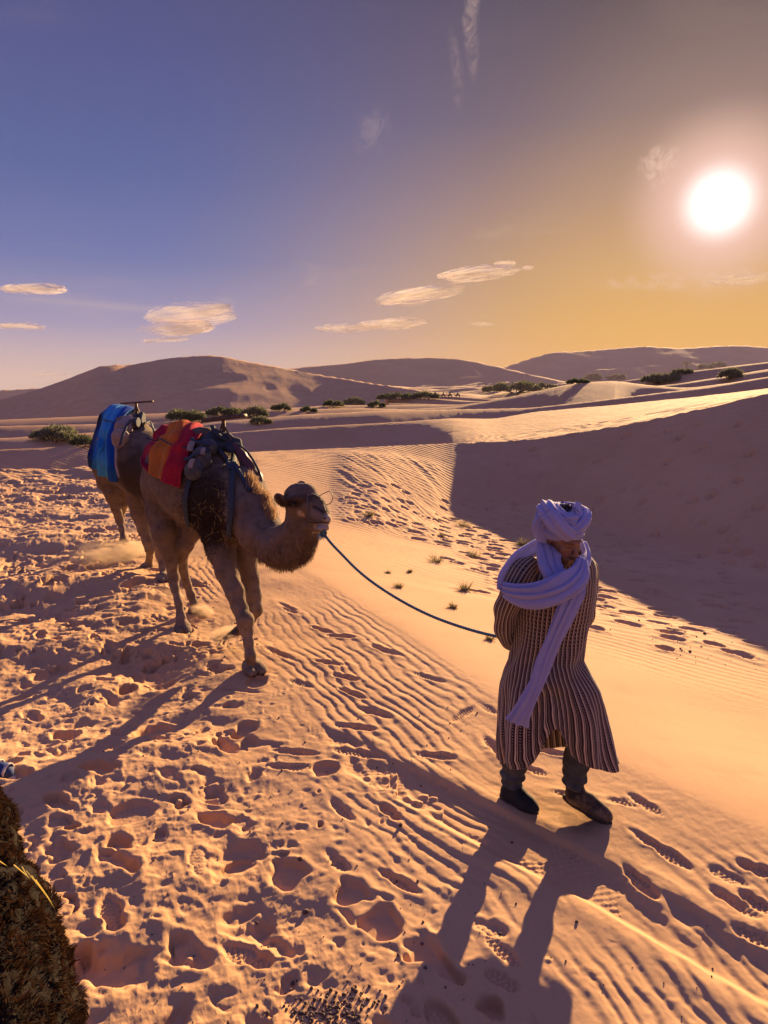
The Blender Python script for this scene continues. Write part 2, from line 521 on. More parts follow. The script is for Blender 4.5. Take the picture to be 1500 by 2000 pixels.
# wheel ruts
def rut(pts, width, depth, treads=True):
    p = np.array([ground_pt(*q) for q in pts])
    p = np.vstack([p[0] + (p[0] - p[1]) * .5, p, p[-1] + (p[-1] - p[-2]) * 2.0])
    best = np.full(nx.shape, 9.0); along = np.zeros(nx.shape); side = np.zeros(nx.shape)
    acc = 0.0
    for a_, b_ in zip(p[:-1], p[1:]):
        L_ = np.linalg.norm(b_ - a_); u_ = (b_ - a_) / L_
        X = nx - a_[0]; Y = ny - a_[1]
        t_ = np.clip(X * u_[0] + Y * u_[1], 0, L_)
        qx, qy = X - t_ * u_[0], Y - t_ * u_[1]
        dd = np.hypot(qx, qy)
        sg = np.sign(u_[0] * qy - u_[1] * qx)
        w_ = dd < best
        best = np.where(w_, dd, best); along = np.where(w_, acc + t_, along); side = np.where(w_, sg * dd, side)
        acc += L_
    side = side + .02 * (vnoise(nx * 2.2, ny * 2.2, 6) - .5)
    fade = sstep(along, .05, .5)
    # side > 0 is the sun side (steep wall), side < 0 the camera side (low soft berm)
    prof = -depth * (sstep(side, -width * .62, -width * .40) * (1 - sstep(side, width * .36, width * .50)))
    prof += depth * .42 * np.exp(-((side - width * .62) / (width * .2)) ** 2)
    prof += depth * .40 * np.exp(-((side + width * .80) / (width * .25)) ** 2)
    out = prof * fade
    if treads:
        tr = np.sin(2 * np.pi * along / .046 + 5 * np.abs(side) / width + 2.5 * vnoise(along * 5, side * 12, 4)) * np.cos(2 * np.pi * side / .062 + 2 * vnoise(along * 4, side * 8, 6))
        out += .0024 * np.clip(tr * 2, -1, 1) * (vnoise(along * 2.2 + 4, side * 3, 5) > .33) * fade * (np.abs(side) < width * .40) * (.4 + .9 * vnoise(along * 6, side * 9, 2))
    return out


nz += rut([(628, 1440), (760, 1508), (1000, 1635), (1180, 1722), (1500, 1895)], .32, .026)
nz += rut([(285, 1500), (420, 1610), (560, 1760), (690, 1890), (800, 2010)], .30, .045, False)

# heavy trampling
rs = random.Random(5)
cnt = 0
while cnt < 5200:
    r0 = 1.9 * (19.0 / 1.9) ** (rs.random() ** 0.75)
    a0 = math.radians(rs.uniform(-35, 16))
    x0, y0 = r0 * math.sin(a0), r0 * math.cos(a0)
    td = x0 - np.interp(y0, TY, TX)
    if td > .05 or (td > -.5 and rs.random() < .5): continue
    cnt += 1
    s = rs.choice((.34, .42, .52, .62, .74, .9)) * rs.uniform(.85, 1.15) * (1 if r0 < 7 else 1.25)
    k_ = rs.random()
    if k_ < .30:
        stamp(x0, y0, rs.uniform(0, 3.14), .115 * s, .085 * s, .066 * s, .30, 0, .024, 0, rs.uniform(-.35, .35), .5)
    elif k_ < .65:
        stamp(x0, y0, rs.gauss(2.2, .7), .17 * s, .075 * s, .052 * s, .34, rs.uniform(0, .3), rs.uniform(.014, .035), 0, rs.uniform(-.2, .2), .4)
    elif k_ < .88:
        stamp(x0, y0, rs.uniform(0, 3.14), .17 * s, .12 * s, .044 * s, .15, 0, .055, 0, rs.uniform(-.3, .3), .6)
    else:
        stamp(x0, y0, rs.gauss(2.1, .5), .14, .055, .026, .38, .35, .012, .003, rs.uniform(-.15, .15), .08)
# scattered shoe prints seen in the photograph: px, py, px of the toe, py of the toe, depth
PRINTS = [(545, 1178, 585, 1200), (553, 1188, 575, 1198), (612, 1225, 650, 1238), (640, 1240, 690, 1246), (530, 1270, 565, 1285), (612, 1290, 665, 1300), (650, 1316, 690, 1328), (565, 1328, 610, 1342),
          (725, 1262, 775, 1280), (805, 1314, 860, 1330), (662, 1345, 715, 1365), (712, 1384, 765, 1400), (660, 1415, 735, 1424), (925, 1368, 970, 1395), (880, 1410, 925, 1380),
          (530, 1462, 625, 1470), (525, 1492, 620, 1498), (655, 1462, 745, 1474), (812, 1470, 885, 1482), (980, 1475, 945, 1440), (1040, 1462, 1105, 1475), (1030, 1500, 1060, 1512),
          (645, 1560, 690, 1600), (1195, 1565, 1240, 1570), (1235, 1555, 1300, 1595), (1252, 1632, 1345, 1690), (1215, 1685, 1285, 1755), (1405, 1700, 1440, 1720), (1460, 1690, 1500, 1705),
          (1390, 1735, 1480, 1785), (1455, 1745, 1500, 1775), (1440, 1810, 1500, 1840), (735, 1695, 815, 1740), (935, 1805, 975, 1820), (950, 1830, 1010, 1885), (640, 1660, 680, 1700),
          (1080, 1550, 1150, 1560), (430, 1340, 500, 1352), (780, 1600, 745, 1570), (1000, 1930, 960, 1905)]
for a_ in PRINTS:
    p0, p1 = ground_pt(a_[0], a_[1]), ground_pt(a_[2], a_[3])
    dv = p1 - p0
    ln = max(.09, min(.17, np.linalg.norm(dv) * .55))
    c = (p0 + p1) / 2
    stamp(c[0], c[1], math.atan2(dv[1], dv[0]), ln, .042 * rs.uniform(.85, 1.1), rs.uniform(.010, .023), .28, .30, rs.uniform(.009, .02), .0035, rs.uniform(-.09, .09), rs.uniform(.08, .28))
# camel pads
for (px_, py_, sz) in [(710, 1768, .12), (745, 1800, .10), (690, 1740, .09), (500, 1330, .11), (357, 1232, .1), (300, 1420, .13), (250, 1590, .12), (560, 1700, .1), (480, 1420, .1), (640, 1500, .09)]:
    c = ground_pt(px_, py_)
    stamp(c[0], c[1], 1.0, sz, sz * .9, .055 if sz > .12 else .03, .3, 0, .02, 0, 0, .25)
# trodden line in the bowl
for i in range(190):
    f = rs.random()
    if i < 120:
        px_ = 690 + 330 * f + rs.gauss(0, 16); py_ = 1065 + 22 * f + rs.gauss(0, 20 + 22 * f)
    else:
        px_ = 1150 + 350 * f; py_ = 1225 + rs.gauss(30, 40) + 40 * f
        if rs.random() < .6: continue
    c = ground_pt(px_, py_, -1.0)
    stamp(c[0], c[1], rs.uniform(-.3, .3), .15 * rs.uniform(.7, 1.2), .10, .045, .35, .2, .03, 0, 0, .2)
for i in range(36):
    f = rs.random()
    c = ground_pt(960 + 250 * f, 985 + 60 * f + rs.gauss(0, 35), -.6)
    stamp(c[0], c[1], rs.uniform(-.3, .3), .15, .09, .04, .3, .2, .03, 0, 0, .2)
nz += .05 * (fbm(nx * 1.1, ny * 1.1, 4, 6, .55) - .5) * sstep(nx / np.maximum(ny, 1), .12, .22) * sstep(ny, 9, 12)
for i in range(150):
    c = ground_pt(rs.uniform(930, 1490), rs.uniform(930, 1210), rs.uniform(-.9, -.5))
    if c[1] > 21: continue
    stamp(c[0], c[1], rs.uniform(-.5, .5), .16 * rs.uniform(.6, 1.2), .10, .06, .35, .2, .035, 0, 0, .25)
# steps on the lit plateau behind the crest is done by the material; fine grit everywhere near
nz += tm * (.008 * (fbm(nx * 11, ny * 11, 4, 5, .6, True) - .62))
nz += (.0026 * (fbm(nx * 30, ny * 30, 2, 2) - .5) + .0022 * (fbm(nx * 11, ny * 11, 2, 4) - .5)) * front * (1 - .75 * smooth_band)
GZ[:KN] = nz


def zat(x, y):
    r = math.hypot(x, y); t = math.atan2(x, y)
    i = min(max(int(np.searchsorted(RR, r)) - 1, 0), NR - 2); j = min(max(int(np.searchsorted(TH, t)) - 1, 0), NTH - 2)
    fi = (r - RR[i]) / (RR[i + 1] - RR[i]); fj = (t - TH[j]) / (TH[j + 1] - TH[j])
    fi = min(max(fi, 0), 1); fj = min(max(fj, 0), 1)
    return float((GZ[i, j] * (1 - fj) + GZ[i, j + 1] * fj) * (1 - fi) + (GZ[i + 1, j] * (1 - fj) + GZ[i + 1, j + 1] * fj) * fi)


def hit(px, py, start=2.0):
    """where the photograph's pixel meets the sand"""
    d = np.array(ray(px, py)); d /= np.linalg.norm(d)
    t = start
    while t < 4000:
        p = np.array([0, 0, CAM_Z]) + d * t
        if p[2] <= zat(p[0], p[1]): return p
        t += max(.02, t * .004)
    return p


def grid_faces(nr, nc, wrap=False):
    i = np.arange(nr - 1)[:, None]; j = np.arange(nc if wrap else nc - 1)[None, :]
    j1 = (j + 1) % nc
    return np.stack([i * nc + j, i * nc + j1, (i + 1) * nc + j1, (i + 1) * nc + j], -1).reshape(-1, 4)


# ---- sand material
def sand_material(name, far=False):
    m = bpy.data.materials.new(name)
    m.use_nodes = True
    t = NT(m.node_tree)
    pos = t.n('ShaderNodeNewGeometry').outputs['Position']
    a = t.noise(pos, .25 if not far else .02, 5, .6)
    b = t.noise(pos, 3.0 if not far else .3, 6, .65)
    c = t.noise(pos, 160.0, 3, .7)
    col = t.mix(t.smooth(a, .35, .68), (.50, .285, .142), (.555, .33, .172))
    col = t.mix(t.math('MULTIPLY', t.smooth(b, .50, .75), .35), col, (.41, .225, .115))
    if not far:
        col = t.mix(t.math('MULTIPLY', t.smooth(c, .58, .70), .45), col, (.30, .17, .11))
        grain = t.math('ADD', t.math('MULTIPLY', c, .6), t.noise(pos, 420.0, 2, .6))
        nrm_ = t.bump(grain, .35, .0035)
        # wind ripples too fine for the mesh far from the path
        sp = t.n('ShaderNodeSeparateXYZ'); t.t.links.new(pos, sp.inputs[0])
        wv = t.n('ShaderNodeTexWave', wave_type='BANDS', bands_direction='Y')
        mp = t.n('ShaderNodeMapping'); t.t.links.new(pos, mp.inputs[0])
        mp.inputs['Rotation'].default_value = (0, 0, .35)
        t.t.links.new(mp.outputs[0], wv.inputs['Vector'])
        wv.inputs['Scale'].default_value = 1.6
        wv.inputs['Distortion'].default_value = 5.0
        wv.inputs['Detail'].default_value = 2.0
        wv.inputs['Detail Scale'].default_value = .6
        farm = t.smooth(sp.outputs[1], 14.0, 19.0)
        nrm_ = t.bump(t.math('MULTIPLY', wv.outputs[1], farm), .5, .018, nrm_)
    else:
        nrm_ = t.bump(t.noise(pos, .35, 4, .6), .35, .5)
    bs = t.n('ShaderNodeBsdfPrincipled')
    t.t.links.new(col, bs.inputs['Base Color'])
    bs.inputs['Roughness'].default_value = .95
    bs.inputs['Specular IOR Level'].default_value = .15
    t.t.links.new(nrm_, bs.inputs['Normal'])
    t.t.links.new(bs.outputs[0], t.n('ShaderNodeOutputMaterial').inputs[0])
    return m


SAND = sand_material('sand')
SAND_FAR = sand_material('sand_far', True)
KH = int(np.searchsorted(RR, 330.0))
V = np.stack([GX, GY, GZ], -1)
o = mesh_obj('ground', V[:KH + 1].reshape(-1, 3), grid_faces(KH + 1, NTH), SAND)
tag(o, kind='structure')
o = mesh_obj('hills', V[KH:].reshape(-1, 3), grid_faces(NR - KH, NTH), SAND_FAR)
tag(o, kind='structure')
# haze
def box_mesh(lo, hi):
    v = [(x, y, z) for x in (lo[0], hi[0]) for y in (lo[1], hi[1]) for z in (lo[2], hi[2])]
    f = [(0, 1, 3, 2), (4, 6, 7, 5), (0, 4, 5, 1), (2, 3, 7, 6), (0, 2, 6, 4), (1, 5, 7, 3)]
    return v, f


def haze_box():
    v, f = box_mesh((-1650, -1650, min(-20, float(GZ.min()) - 1)), (1650, 1650, float(GZ.max()) + 3))
    m = bpy.data.materials.new('haze'); m.use_nodes = True
    t = NT(m.node_tree)
    pv = t.n('ShaderNodeVolumePrincipled')
    pv.inputs['Color'].default_value = (.62, .52, .66, 1)
    pv.inputs['Density'].default_value = .00013
    pv.inputs['Anisotropy'].default_value = .0
    t.t.links.new(pv.outputs[0], t.n('ShaderNodeOutputMaterial').inputs['Volume'])
    tag(mesh_obj('haze', v, [np.array(f)], m, smooth=False), kind='stuff')


haze_box()

# ------------------------------------------------------------------ implicit bodies
class Field:
    """smooth union of tapered capsules and ellipsoids, turned into one closed mesh"""
    def __init__(self, lo, hi, h):
        self.lo = np.array(lo, float); self.h = h
        n = np.ceil((np.array(hi, float) - self.lo) / h).astype(int) + 1
        self.f = np.full(n, .5, np.float32)
        self.n = n

    def _win(self, lo, hi, m):
        a = np.clip(np.floor((lo - m - self.lo) / self.h).astype(int), 0, self.n - 1)
        b = np.clip(np.ceil((hi + m - self.lo) / self.h).astype(int) + 1, 1, self.n)
        sl = tuple(slice(i, j) for i, j in zip(a, b))
        g = [self.lo[k] + self.h * np.arange(a[k], b[k]) for k in range(3)]
        P = np.stack(np.meshgrid(*g, indexing='ij'), -1)
        return sl, P

    def _put(self, sl, d, k, cut=False):
        f = self.f[sl]
        d = d.astype(np.float32)
        if cut:
            d = -d
            h = np.clip(.5 - .5 * (f - d) / k, 0, 1)
            self.f[sl] = f + (d - f) * h + k * h * (1 - h)
        else:
            h = np.clip(.5 + .5 * (f - d) / k, 0, 1)
            self.f[sl] = f + (d - f) * h - k * h * (1 - h)

    def cap(self, a, b, ra, rb, k=.03, cut=False):
        a = np.array(a, float); b = np.array(b, float)
        R = max(ra, rb)
        sl, P = self._win(np.minimum(a, b) - R, np.maximum(a, b) + R, k * 1.5 + 2 * self.h + .02)
        ab = b - a; L = max(ab @ ab, 1e-9)
        t = np.clip(((P - a) @ ab) / L, 0, 1)
        d = np.linalg.norm(P - a - t[..., None] * ab, axis=-1) - (ra + (rb - ra) * t)
        self._put(sl, d, k, cut)

    def chain(self, pts, k=.03):
        """pts: (point, radius)"""
        for (a, ra), (b, rb) in zip(pts[:-1], pts[1:]):
            self.cap(a, b, ra, rb, k)

    def ell(self, c, r, ax=None, k=.03, cut=False, fn=None):
        """ellipsoid; ax = 3x3 rows of axes"""
        c = np.array(c, float); r = np.array(r, float)
        R = r.max()
        sl, P = self._win(c - R, c + R, k * 1.5 + 2 * self.h + .02)
        q = P - c
        if ax is not None: q = q @ np.array(ax).T
        k0 = np.linalg.norm(q / r, axis=-1); k1 = np.linalg.norm(q / (r * r), axis=-1) + 1e-9
        d = k0 * (k0 - 1) / k1
        d = np.where(k0 < .05, -r.min(), d)
        self._put(sl, d, k, cut)

    def displace(self, fn):
        """fn(P) -> outward offset, applied near the surface"""
        m = np.abs(self.f) < .06
        I = np.argwhere(m)
        P = self.lo + I * self.h
        self.f[m] -= fn(P).astype(np.float32)

    def mesh(self):
        f = self.f
        f[0] = f[-1] = .5; f[:, 0] = f[:, -1] = .5; f[:, :, 0] = f[:, :, -1] = .5
        neg = f < 0
        c = np.zeros(tuple(self.n - 1), np.uint8)
        offs = [(i, j, k) for i in (0, 1) for j in (0, 1) for k in (0, 1)]
        N = self.n - 1
        for (i, j, k) in offs:
            c += neg[i:i + N[0], j:j + N[1], k:k + N[2]]
        act = (c > 0) & (c < 8)
        I = np.argwhere(act)
        vid = np.full(tuple(N), -1, np.int32)
        vid[act] = np.arange(len(I))
        val = {o_: f[I[:, 0] + o_[0], I[:, 1] + o_[1], I[:, 2] + o_[2]] for o_ in offs}
        acc = np.zeros((len(I), 3)); cnt = np.zeros(len(I))
        for o_ in offs:
            for ax in range(3):
                if o_[ax]: continue
                p_ = list(o_); p_[ax] = 1; p_ = tuple(p_)
                a, b = val[o_], val[p_]
                x = (a < 0) != (b < 0)
                t = np.where(x, a / np.where(x, a - b, 1), 0)
                pt = np.tile(np.array(o_, float), (len(I), 1)); pt[:, ax] += t
                acc += pt * x[:, None]; cnt += x
        V = self.lo + self.h * (I + acc / cnt[:, None])
        F = []
        for ax in range(3):
            u, v = (ax + 1) % 3, (ax + 2) % 3
            s0 = [slice(1, -1)] * 3; s1 = [slice(1, -1)] * 3
            s0[ax] = slice(0, -1); s1[ax] = slice(1, None)
            A, B = neg[tuple(s0)], neg[tuple(s1)]
            for flip, M in ((False, A & ~B), (True, ~A & B)):
                J = np.argwhere(M)
                off = np.ones(3, int); off[ax] = 0
                J = J + off
                q = []
                for du, dv in ((0, 0), (-1, 0), (-1, -1), (0, -1)):
                    K = J.copy(); K[:, u] += du; K[:, v] += dv
                    q.append(vid[K[:, 0], K[:, 1], K[:, 2]])
                q = np.stack(q if not flip else q[::-1], -1)
                F.append(q)
        return V, np.concatenate(F)


def unit(v):
    v = np.asarray(v, float)
    return v / (np.linalg.norm(v, axis=-1, keepdims=True) + 1e-12)


def catmull(P, n):
    """resample control points (k, m) to n points along a Catmull-Rom curve"""
    P = np.asarray(P, float)
    Q = np.vstack([2 * P[0] - P[1], P, 2 * P[-1] - P[-2]])
    s = np.linspace(0, len(P) - 1 - 1e-9, n)
    i = s.astype(int); t = (s - i)[:, None]
    p0, p1, p2, p3 = Q[i], Q[i + 1], Q[i + 2], Q[i + 3]
    return .5 * (2 * p1 + (p2 - p0) * t + (2 * p0 - 5 * p1 + 4 * p2 - p3) * t ** 2 + (3 * p1 - p0 - 3 * p2 + p3) * t ** 3)


def tube(path, rad, seg=10, flat=1.0, up=(0, 0, 1), fold=None, closed_ends=True):
    """sweep; rad (n,) or scalar; flat squeezes along the frame's second axis; fold(s, theta) multiplies the radius. Returns verts, faces, uv"""
    path = np.asarray(path, float); n = len(path)
    rad = np.broadcast_to(np.asarray(rad, float), (n,))
    flat = np.broadcast_to(np.asarray(flat, float), (n,))
    T = unit(np.gradient(path, axis=0))
    A = np.zeros((n, 3))
    u0 = np.array(up, float)
    for i in range(n):
        a = u0 - T[i] * (u0 @ T[i]); a = a / (np.linalg.norm(a) + 1e-9)
        A[i] = a; u0 = a
    B = np.cross(T, A)
    th = np.linspace(0, 2 * np.pi, seg, endpoint=False)
    s = np.linspace(0, 1, n)
    S, H = np.meshgrid(s, th, indexing='ij')
    m = fold(S, H) if fold else 1.0
    r = rad[:, None] * m
    V = path[:, None] + A[:, None] * (np.cos(H) * r)[..., None] + B[:, None] * (np.sin(H) * r * flat[:, None])[..., None]
    V = V.reshape(-1, 3)
    F = [grid_faces(n, seg, True)]
    L = np.concatenate([[0], np.cumsum(np.linalg.norm(np.diff(path, axis=0), axis=1))])
    uv = np.stack([H / (2 * np.pi), np.broadcast_to(L[:, None], H.shape)], -1).reshape(-1, 2)
    if closed_ends:
        V = np.vstack([V, path[:1], path[-1:]])
        uv = np.vstack([uv, [[.5, 0]], [[.5, L[-1]]]])
        a = np.arange(seg); b = (a + 1) % seg
        F.append(np.stack([np.full(seg, n * seg), b, a], -1))
        F.append(np.stack([np.full(seg, n * seg + 1), (n - 1) * seg + a, (n - 1) * seg + b], -1))
    return V, F, uv


def join(parts):
    """join (V, [faces], uv) lists"""
    V, F, U, o_ = [], {}, [], 0
    for p in parts:
        v, f = p[0], p[1]
        if not isinstance(f, list): f = [f]
        for g in f:
            g = np.asarray(g)
            F.setdefault(g.shape[1], []).append(g + o_)
        V.append(v); U.append(p[2] if len(p) > 2 and p[2] is not None else np.zeros((len(v), 2)))
        o_ += len(v)
    return np.vstack(V), [np.vstack(x) for x in F.values()], np.vstack(U)


def slab(P, thick):
    """grid (a,b,3) of points -> closed cloth of some thickness with uv"""
    a, b = P.shape[:2]
    gu = np.gradient(P, axis=0); gv = np.gradient(P, axis=1)
    N = unit(np.cross(gu, gv))
    top = (P + N * thick / 2).reshape(-1, 3); bot = (P - N * thick / 2).reshape(-1, 3)
    F = grid_faces(a, b); G = F[:, ::-1] + a * b
    i = np.arange(a * b).reshape(a, b)
    ring = np.concatenate([i[0, :-1], i[:-1, -1], i[-1, :0:-1], i[:0:-1, 0]])
    r2 = np.roll(ring, -1)
    E = np.stack([r2, ring, ring + a * b, r2 + a * b], -1)
    S, H = np.meshgrid(np.linspace(0, 1, a), np.linspace(0, 1, b), indexing='ij')
    uv = np.stack([S, H], -1).reshape(-1, 2)
    return np.vstack([top, bot]), [np.vstack([F, G, E])], np.vstack([uv, uv])


def blades(P, Dr, ln, wd, seed=0, bend=None):
    """hair, grass or straw: one tapered two-segment blade per root P along direction Dr"""
    g = np.random.default_rng(seed)
    n = len(P)
    Dr = unit(Dr)
    ln = np.broadcast_to(ln, (n,))[:, None]; wd = np.broadcast_to(wd, (n,))[:, None]
    sd = unit(np.cross(Dr, unit(g.normal(size=(n, 3)))))
    bd = bend if bend is not None else np.zeros((n, 3))
    m = P + Dr * ln * .55 + bd * ln * .12
    e = P + Dr * ln + bd * ln * .45
    V = np.stack([P - sd * wd / 2, P + sd * wd / 2, m + sd * wd * .4, m - sd * wd * .4, e], 1).reshape(-1, 3)
    b = np.arange(n)[:, None] * 5
    return V, [b + np.array([[0, 1, 2, 3]]), b + np.array([[3, 2, 4]])]


def mesh_sample(V, F, n, seed=0, w=None):
    """random points and normals on a quad mesh"""
    g = np.random.default_rng(seed)
    A, B, C, D_ = (V[F[:, i]] for i in range(4))
    N = np.cross(C - A, D_ - B)
    ar = np.linalg.norm(N, axis=1)
    c = (A + B + C + D_) / 4
    if w is not None: ar = ar * w(c)
    i = g.choice(len(F), n, p=ar / ar.sum())
    u, v = g.random((2, n, 1))
    P = (A[i] * (1 - u) + B[i] * u) * (1 - v) + (D_[i] * (1 - u) + C[i] * u) * v
    return P, unit(N[i])


def sn(P, f, s=0):
    """cheap 3-d value noise from three 2-d ones, 0..1"""
    return (vnoise(P[..., 0] * f + 7, P[..., 1] * f + P[..., 2] * f * .7, s) + vnoise(P[..., 1] * f, P[..., 2] * f - P[..., 0] * f * .6, s + 1) + vnoise(P[..., 2] * f + 3, P[..., 0] * f + P[..., 1] * f * .5, s + 2)) / 3


# ------------------------------------------------------------------ materials
def mat(name, col, rough=.8, noise_amt=.15, nscale=20, bump=.0, bscale=60, bdist=.004, attr=None, metal=0, sheen=0, col2=None, spec=.3, transl=0):
    m = bpy.data.materials.new(name); m.use_nodes = True
    t = NT(m.node_tree)
    pos = t.n('ShaderNodeTexCoord').outputs['Object']
    bs = t.n('ShaderNodeBsdfPrincipled')
    base_ = col
    if attr:
        at = t.n('ShaderNodeAttribute'); at.attribute_name = attr
        base_ = at.outputs['Color']
    f = t.noise(pos, nscale, 5, .6)
    c2 = col2 or tuple(c * .55 for c in col)
    if attr:
        c = t.mix(t.math('MULTIPLY', t.smooth(f, .45, .75), noise_amt * 2), base_, (.03, .02, .015))
    else:
        c = t.mix(t.math('MULTIPLY', t.smooth(f, .35, .7), noise_amt * 3, clamp=True), base_, c2)
    t.put(bs.inputs['Base Color'], c)
    bs.inputs['Roughness'].default_value = rough
    bs.inputs['Metallic'].default_value = metal
    bs.inputs['Specular IOR Level'].default_value = spec
    if sheen:
        bs.inputs['Sheen Weight'].default_value = sheen
        bs.inputs['Sheen Roughness'].default_value = .5
    if bump:
        t.t.links.new(t.bump(t.noise(pos, bscale, 4, .65), bump, bdist), bs.inputs['Normal'])
    out = bs.outputs[0]
    if transl:
        tr = t.n('ShaderNodeBsdfTranslucent'); t.put(tr.inputs[0], c)
        mx = t.n('ShaderNodeMixShader'); mx.inputs[0].default_value = transl
        t.t.links.new(out, mx.inputs[1]); t.t.links.new(tr.outputs[0], mx.inputs[2]); out = mx.outputs[0]
    t.t.links.new(out, t.n('ShaderNodeOutputMaterial').inputs[0])
    return m


M_FUR = mat('camel_fur', (.2, .13, .08), .95, .25, 14, .9, 90, .007, attr='tone', sheen=.03, spec=.1)
M_HAIR = mat('camel_hair', (.2, .13, .08), .9, .0, 14, attr='tone', spec=.15, transl=.45)
M_RED = mat('red_cloth', (.42, .018, .03), .9, .12, 9, .5, 140, .002, sheen=.3)
M_METAL = mat('dark_steel', (.06, .05, .047), .62, .3, 40, .2, 60, .001, metal=.4, col2=(.16, .08, .05))
M_DARK = mat('dark_webbing', (.035, .045, .062), .85, .2, 30, .5, 200, .002)
M_GREY = mat('grey_canvas', (.085, .085, .095), .9, .25, 14, .6, 120, .003, col2=(.03, .032, .04))
M_TAN = mat('worn_canvas', (.30, .22, .19), .9, .25, 14, .6, 120, .003)
M_MAROON = mat('maroon_leather', (.10, .032, .04), .55, .2, 14, .3, 60, .003)
M_ROPE = mat('blue_rope', (.035, .085, .16), .85, .3, 60, .6, 400, .002, col2=(.10, .14, .17))
M_STRAW = mat('straw', (.55, .40, .14), .8, .2, 30, transl=.35)
M_HOOF = mat('hoof', (.035, .028, .024), .6, .2, 30)
M_EYE = mat('eye', (.01, .008, .006), .12, 0, 10, spec=.8)


# ------------------------------------------------------------------ camels
def camel_tone(P, dark_c, dark_r, legs_z, pale=None):
    """fur colours per vertex: brown body, paler shanks, dark woolly flank patch, pale lips"""
    n = len(P)
    body = np.array([.142, .096, .070]); legc = np.array([.23, .160, .112]); dk = np.array([.030, .019, .015]); pl_ = np.array([.46, .36, .28])
    c = np.tile(body, (n, 1)) * (.55 + .65 * sn(P, 5, 1) + .45 * sn(P * np.array([1, 1, .5]), 22, 4))[:, None]
    w = (1 - sstep(P[:, 2], legs_z[0], legs_z[1]))[:, None]
    c = c * (1 - w) + legc * (.45 + .75 * sn(P, 16, 2) + .4 * sn(P, 45, 3))[:, None] * w
    for cc, rr in zip(dark_c, dark_r):
        d = np.linalg.norm((P - cc) / rr, axis=1) + .35 * (sn(P, 14, 3) - .5)
        w = (1 - sstep(d, .75, 1.15))[:, None] * .85
        c = c * (1 - w) + dk * w
    for cc, rr in (pale or []):
        d = np.linalg.norm((P - cc), axis=1) / rr
        w = (1 - sstep(d, .6, 1.1))[:, None] * .85
        c = c * (1 - w) + pl_ * w
    return c


def fur_coat(V, F, n, tone_fn, ln, wd, seed, w=None, droop=.8, out=.45, keep=None):
    P, N = mesh_sample(V, F, n, seed, w)
    g = np.random.default_rng(seed + 1)
    Dr = N * out + np.array([0, 0, -droop]) + g.normal(size=P.shape) * .28
    L = ln(P) if callable(ln) else np.full(len(P), ln)
    L = L * g.uniform(.6, 1.3, len(P))
    v, f = blades(P - N * .002, Dr, L, wd, seed)
    tone = np.repeat(tone_fn(P) * g.uniform(.8, 1.5, (len(P), 1)), 5, axis=0)
    return v, f, tone


def foot(fl, p, fwd, s=1.0):
    """broad two-toed camel pad resting at p (on the sand), pointing along fwd"""
    fwd = unit(np.array([fwd[0], fwd[1], 0.])); sd = np.array([-fwd[1], fwd[0], 0])
    for q in (-1, 1):
        c = p + fwd * .045 * s + sd * q * .038 * s + np.array([0, 0, .032 * s])
        fl.ell(c, (.088 * s, .043 * s, .036 * s), [fwd, sd, (0, 0, 1)], k=.012)
    fl.ell(p - fwd * .02 * s + np.array([0, 0, .045 * s]), (.075 * s, .072 * s, .05 * s), [fwd, sd, (0, 0, 1)], k=.03)


def G(px, py, Y, r=None):
    p = W(px, py, Y)
    return p if r is None else (p, r)


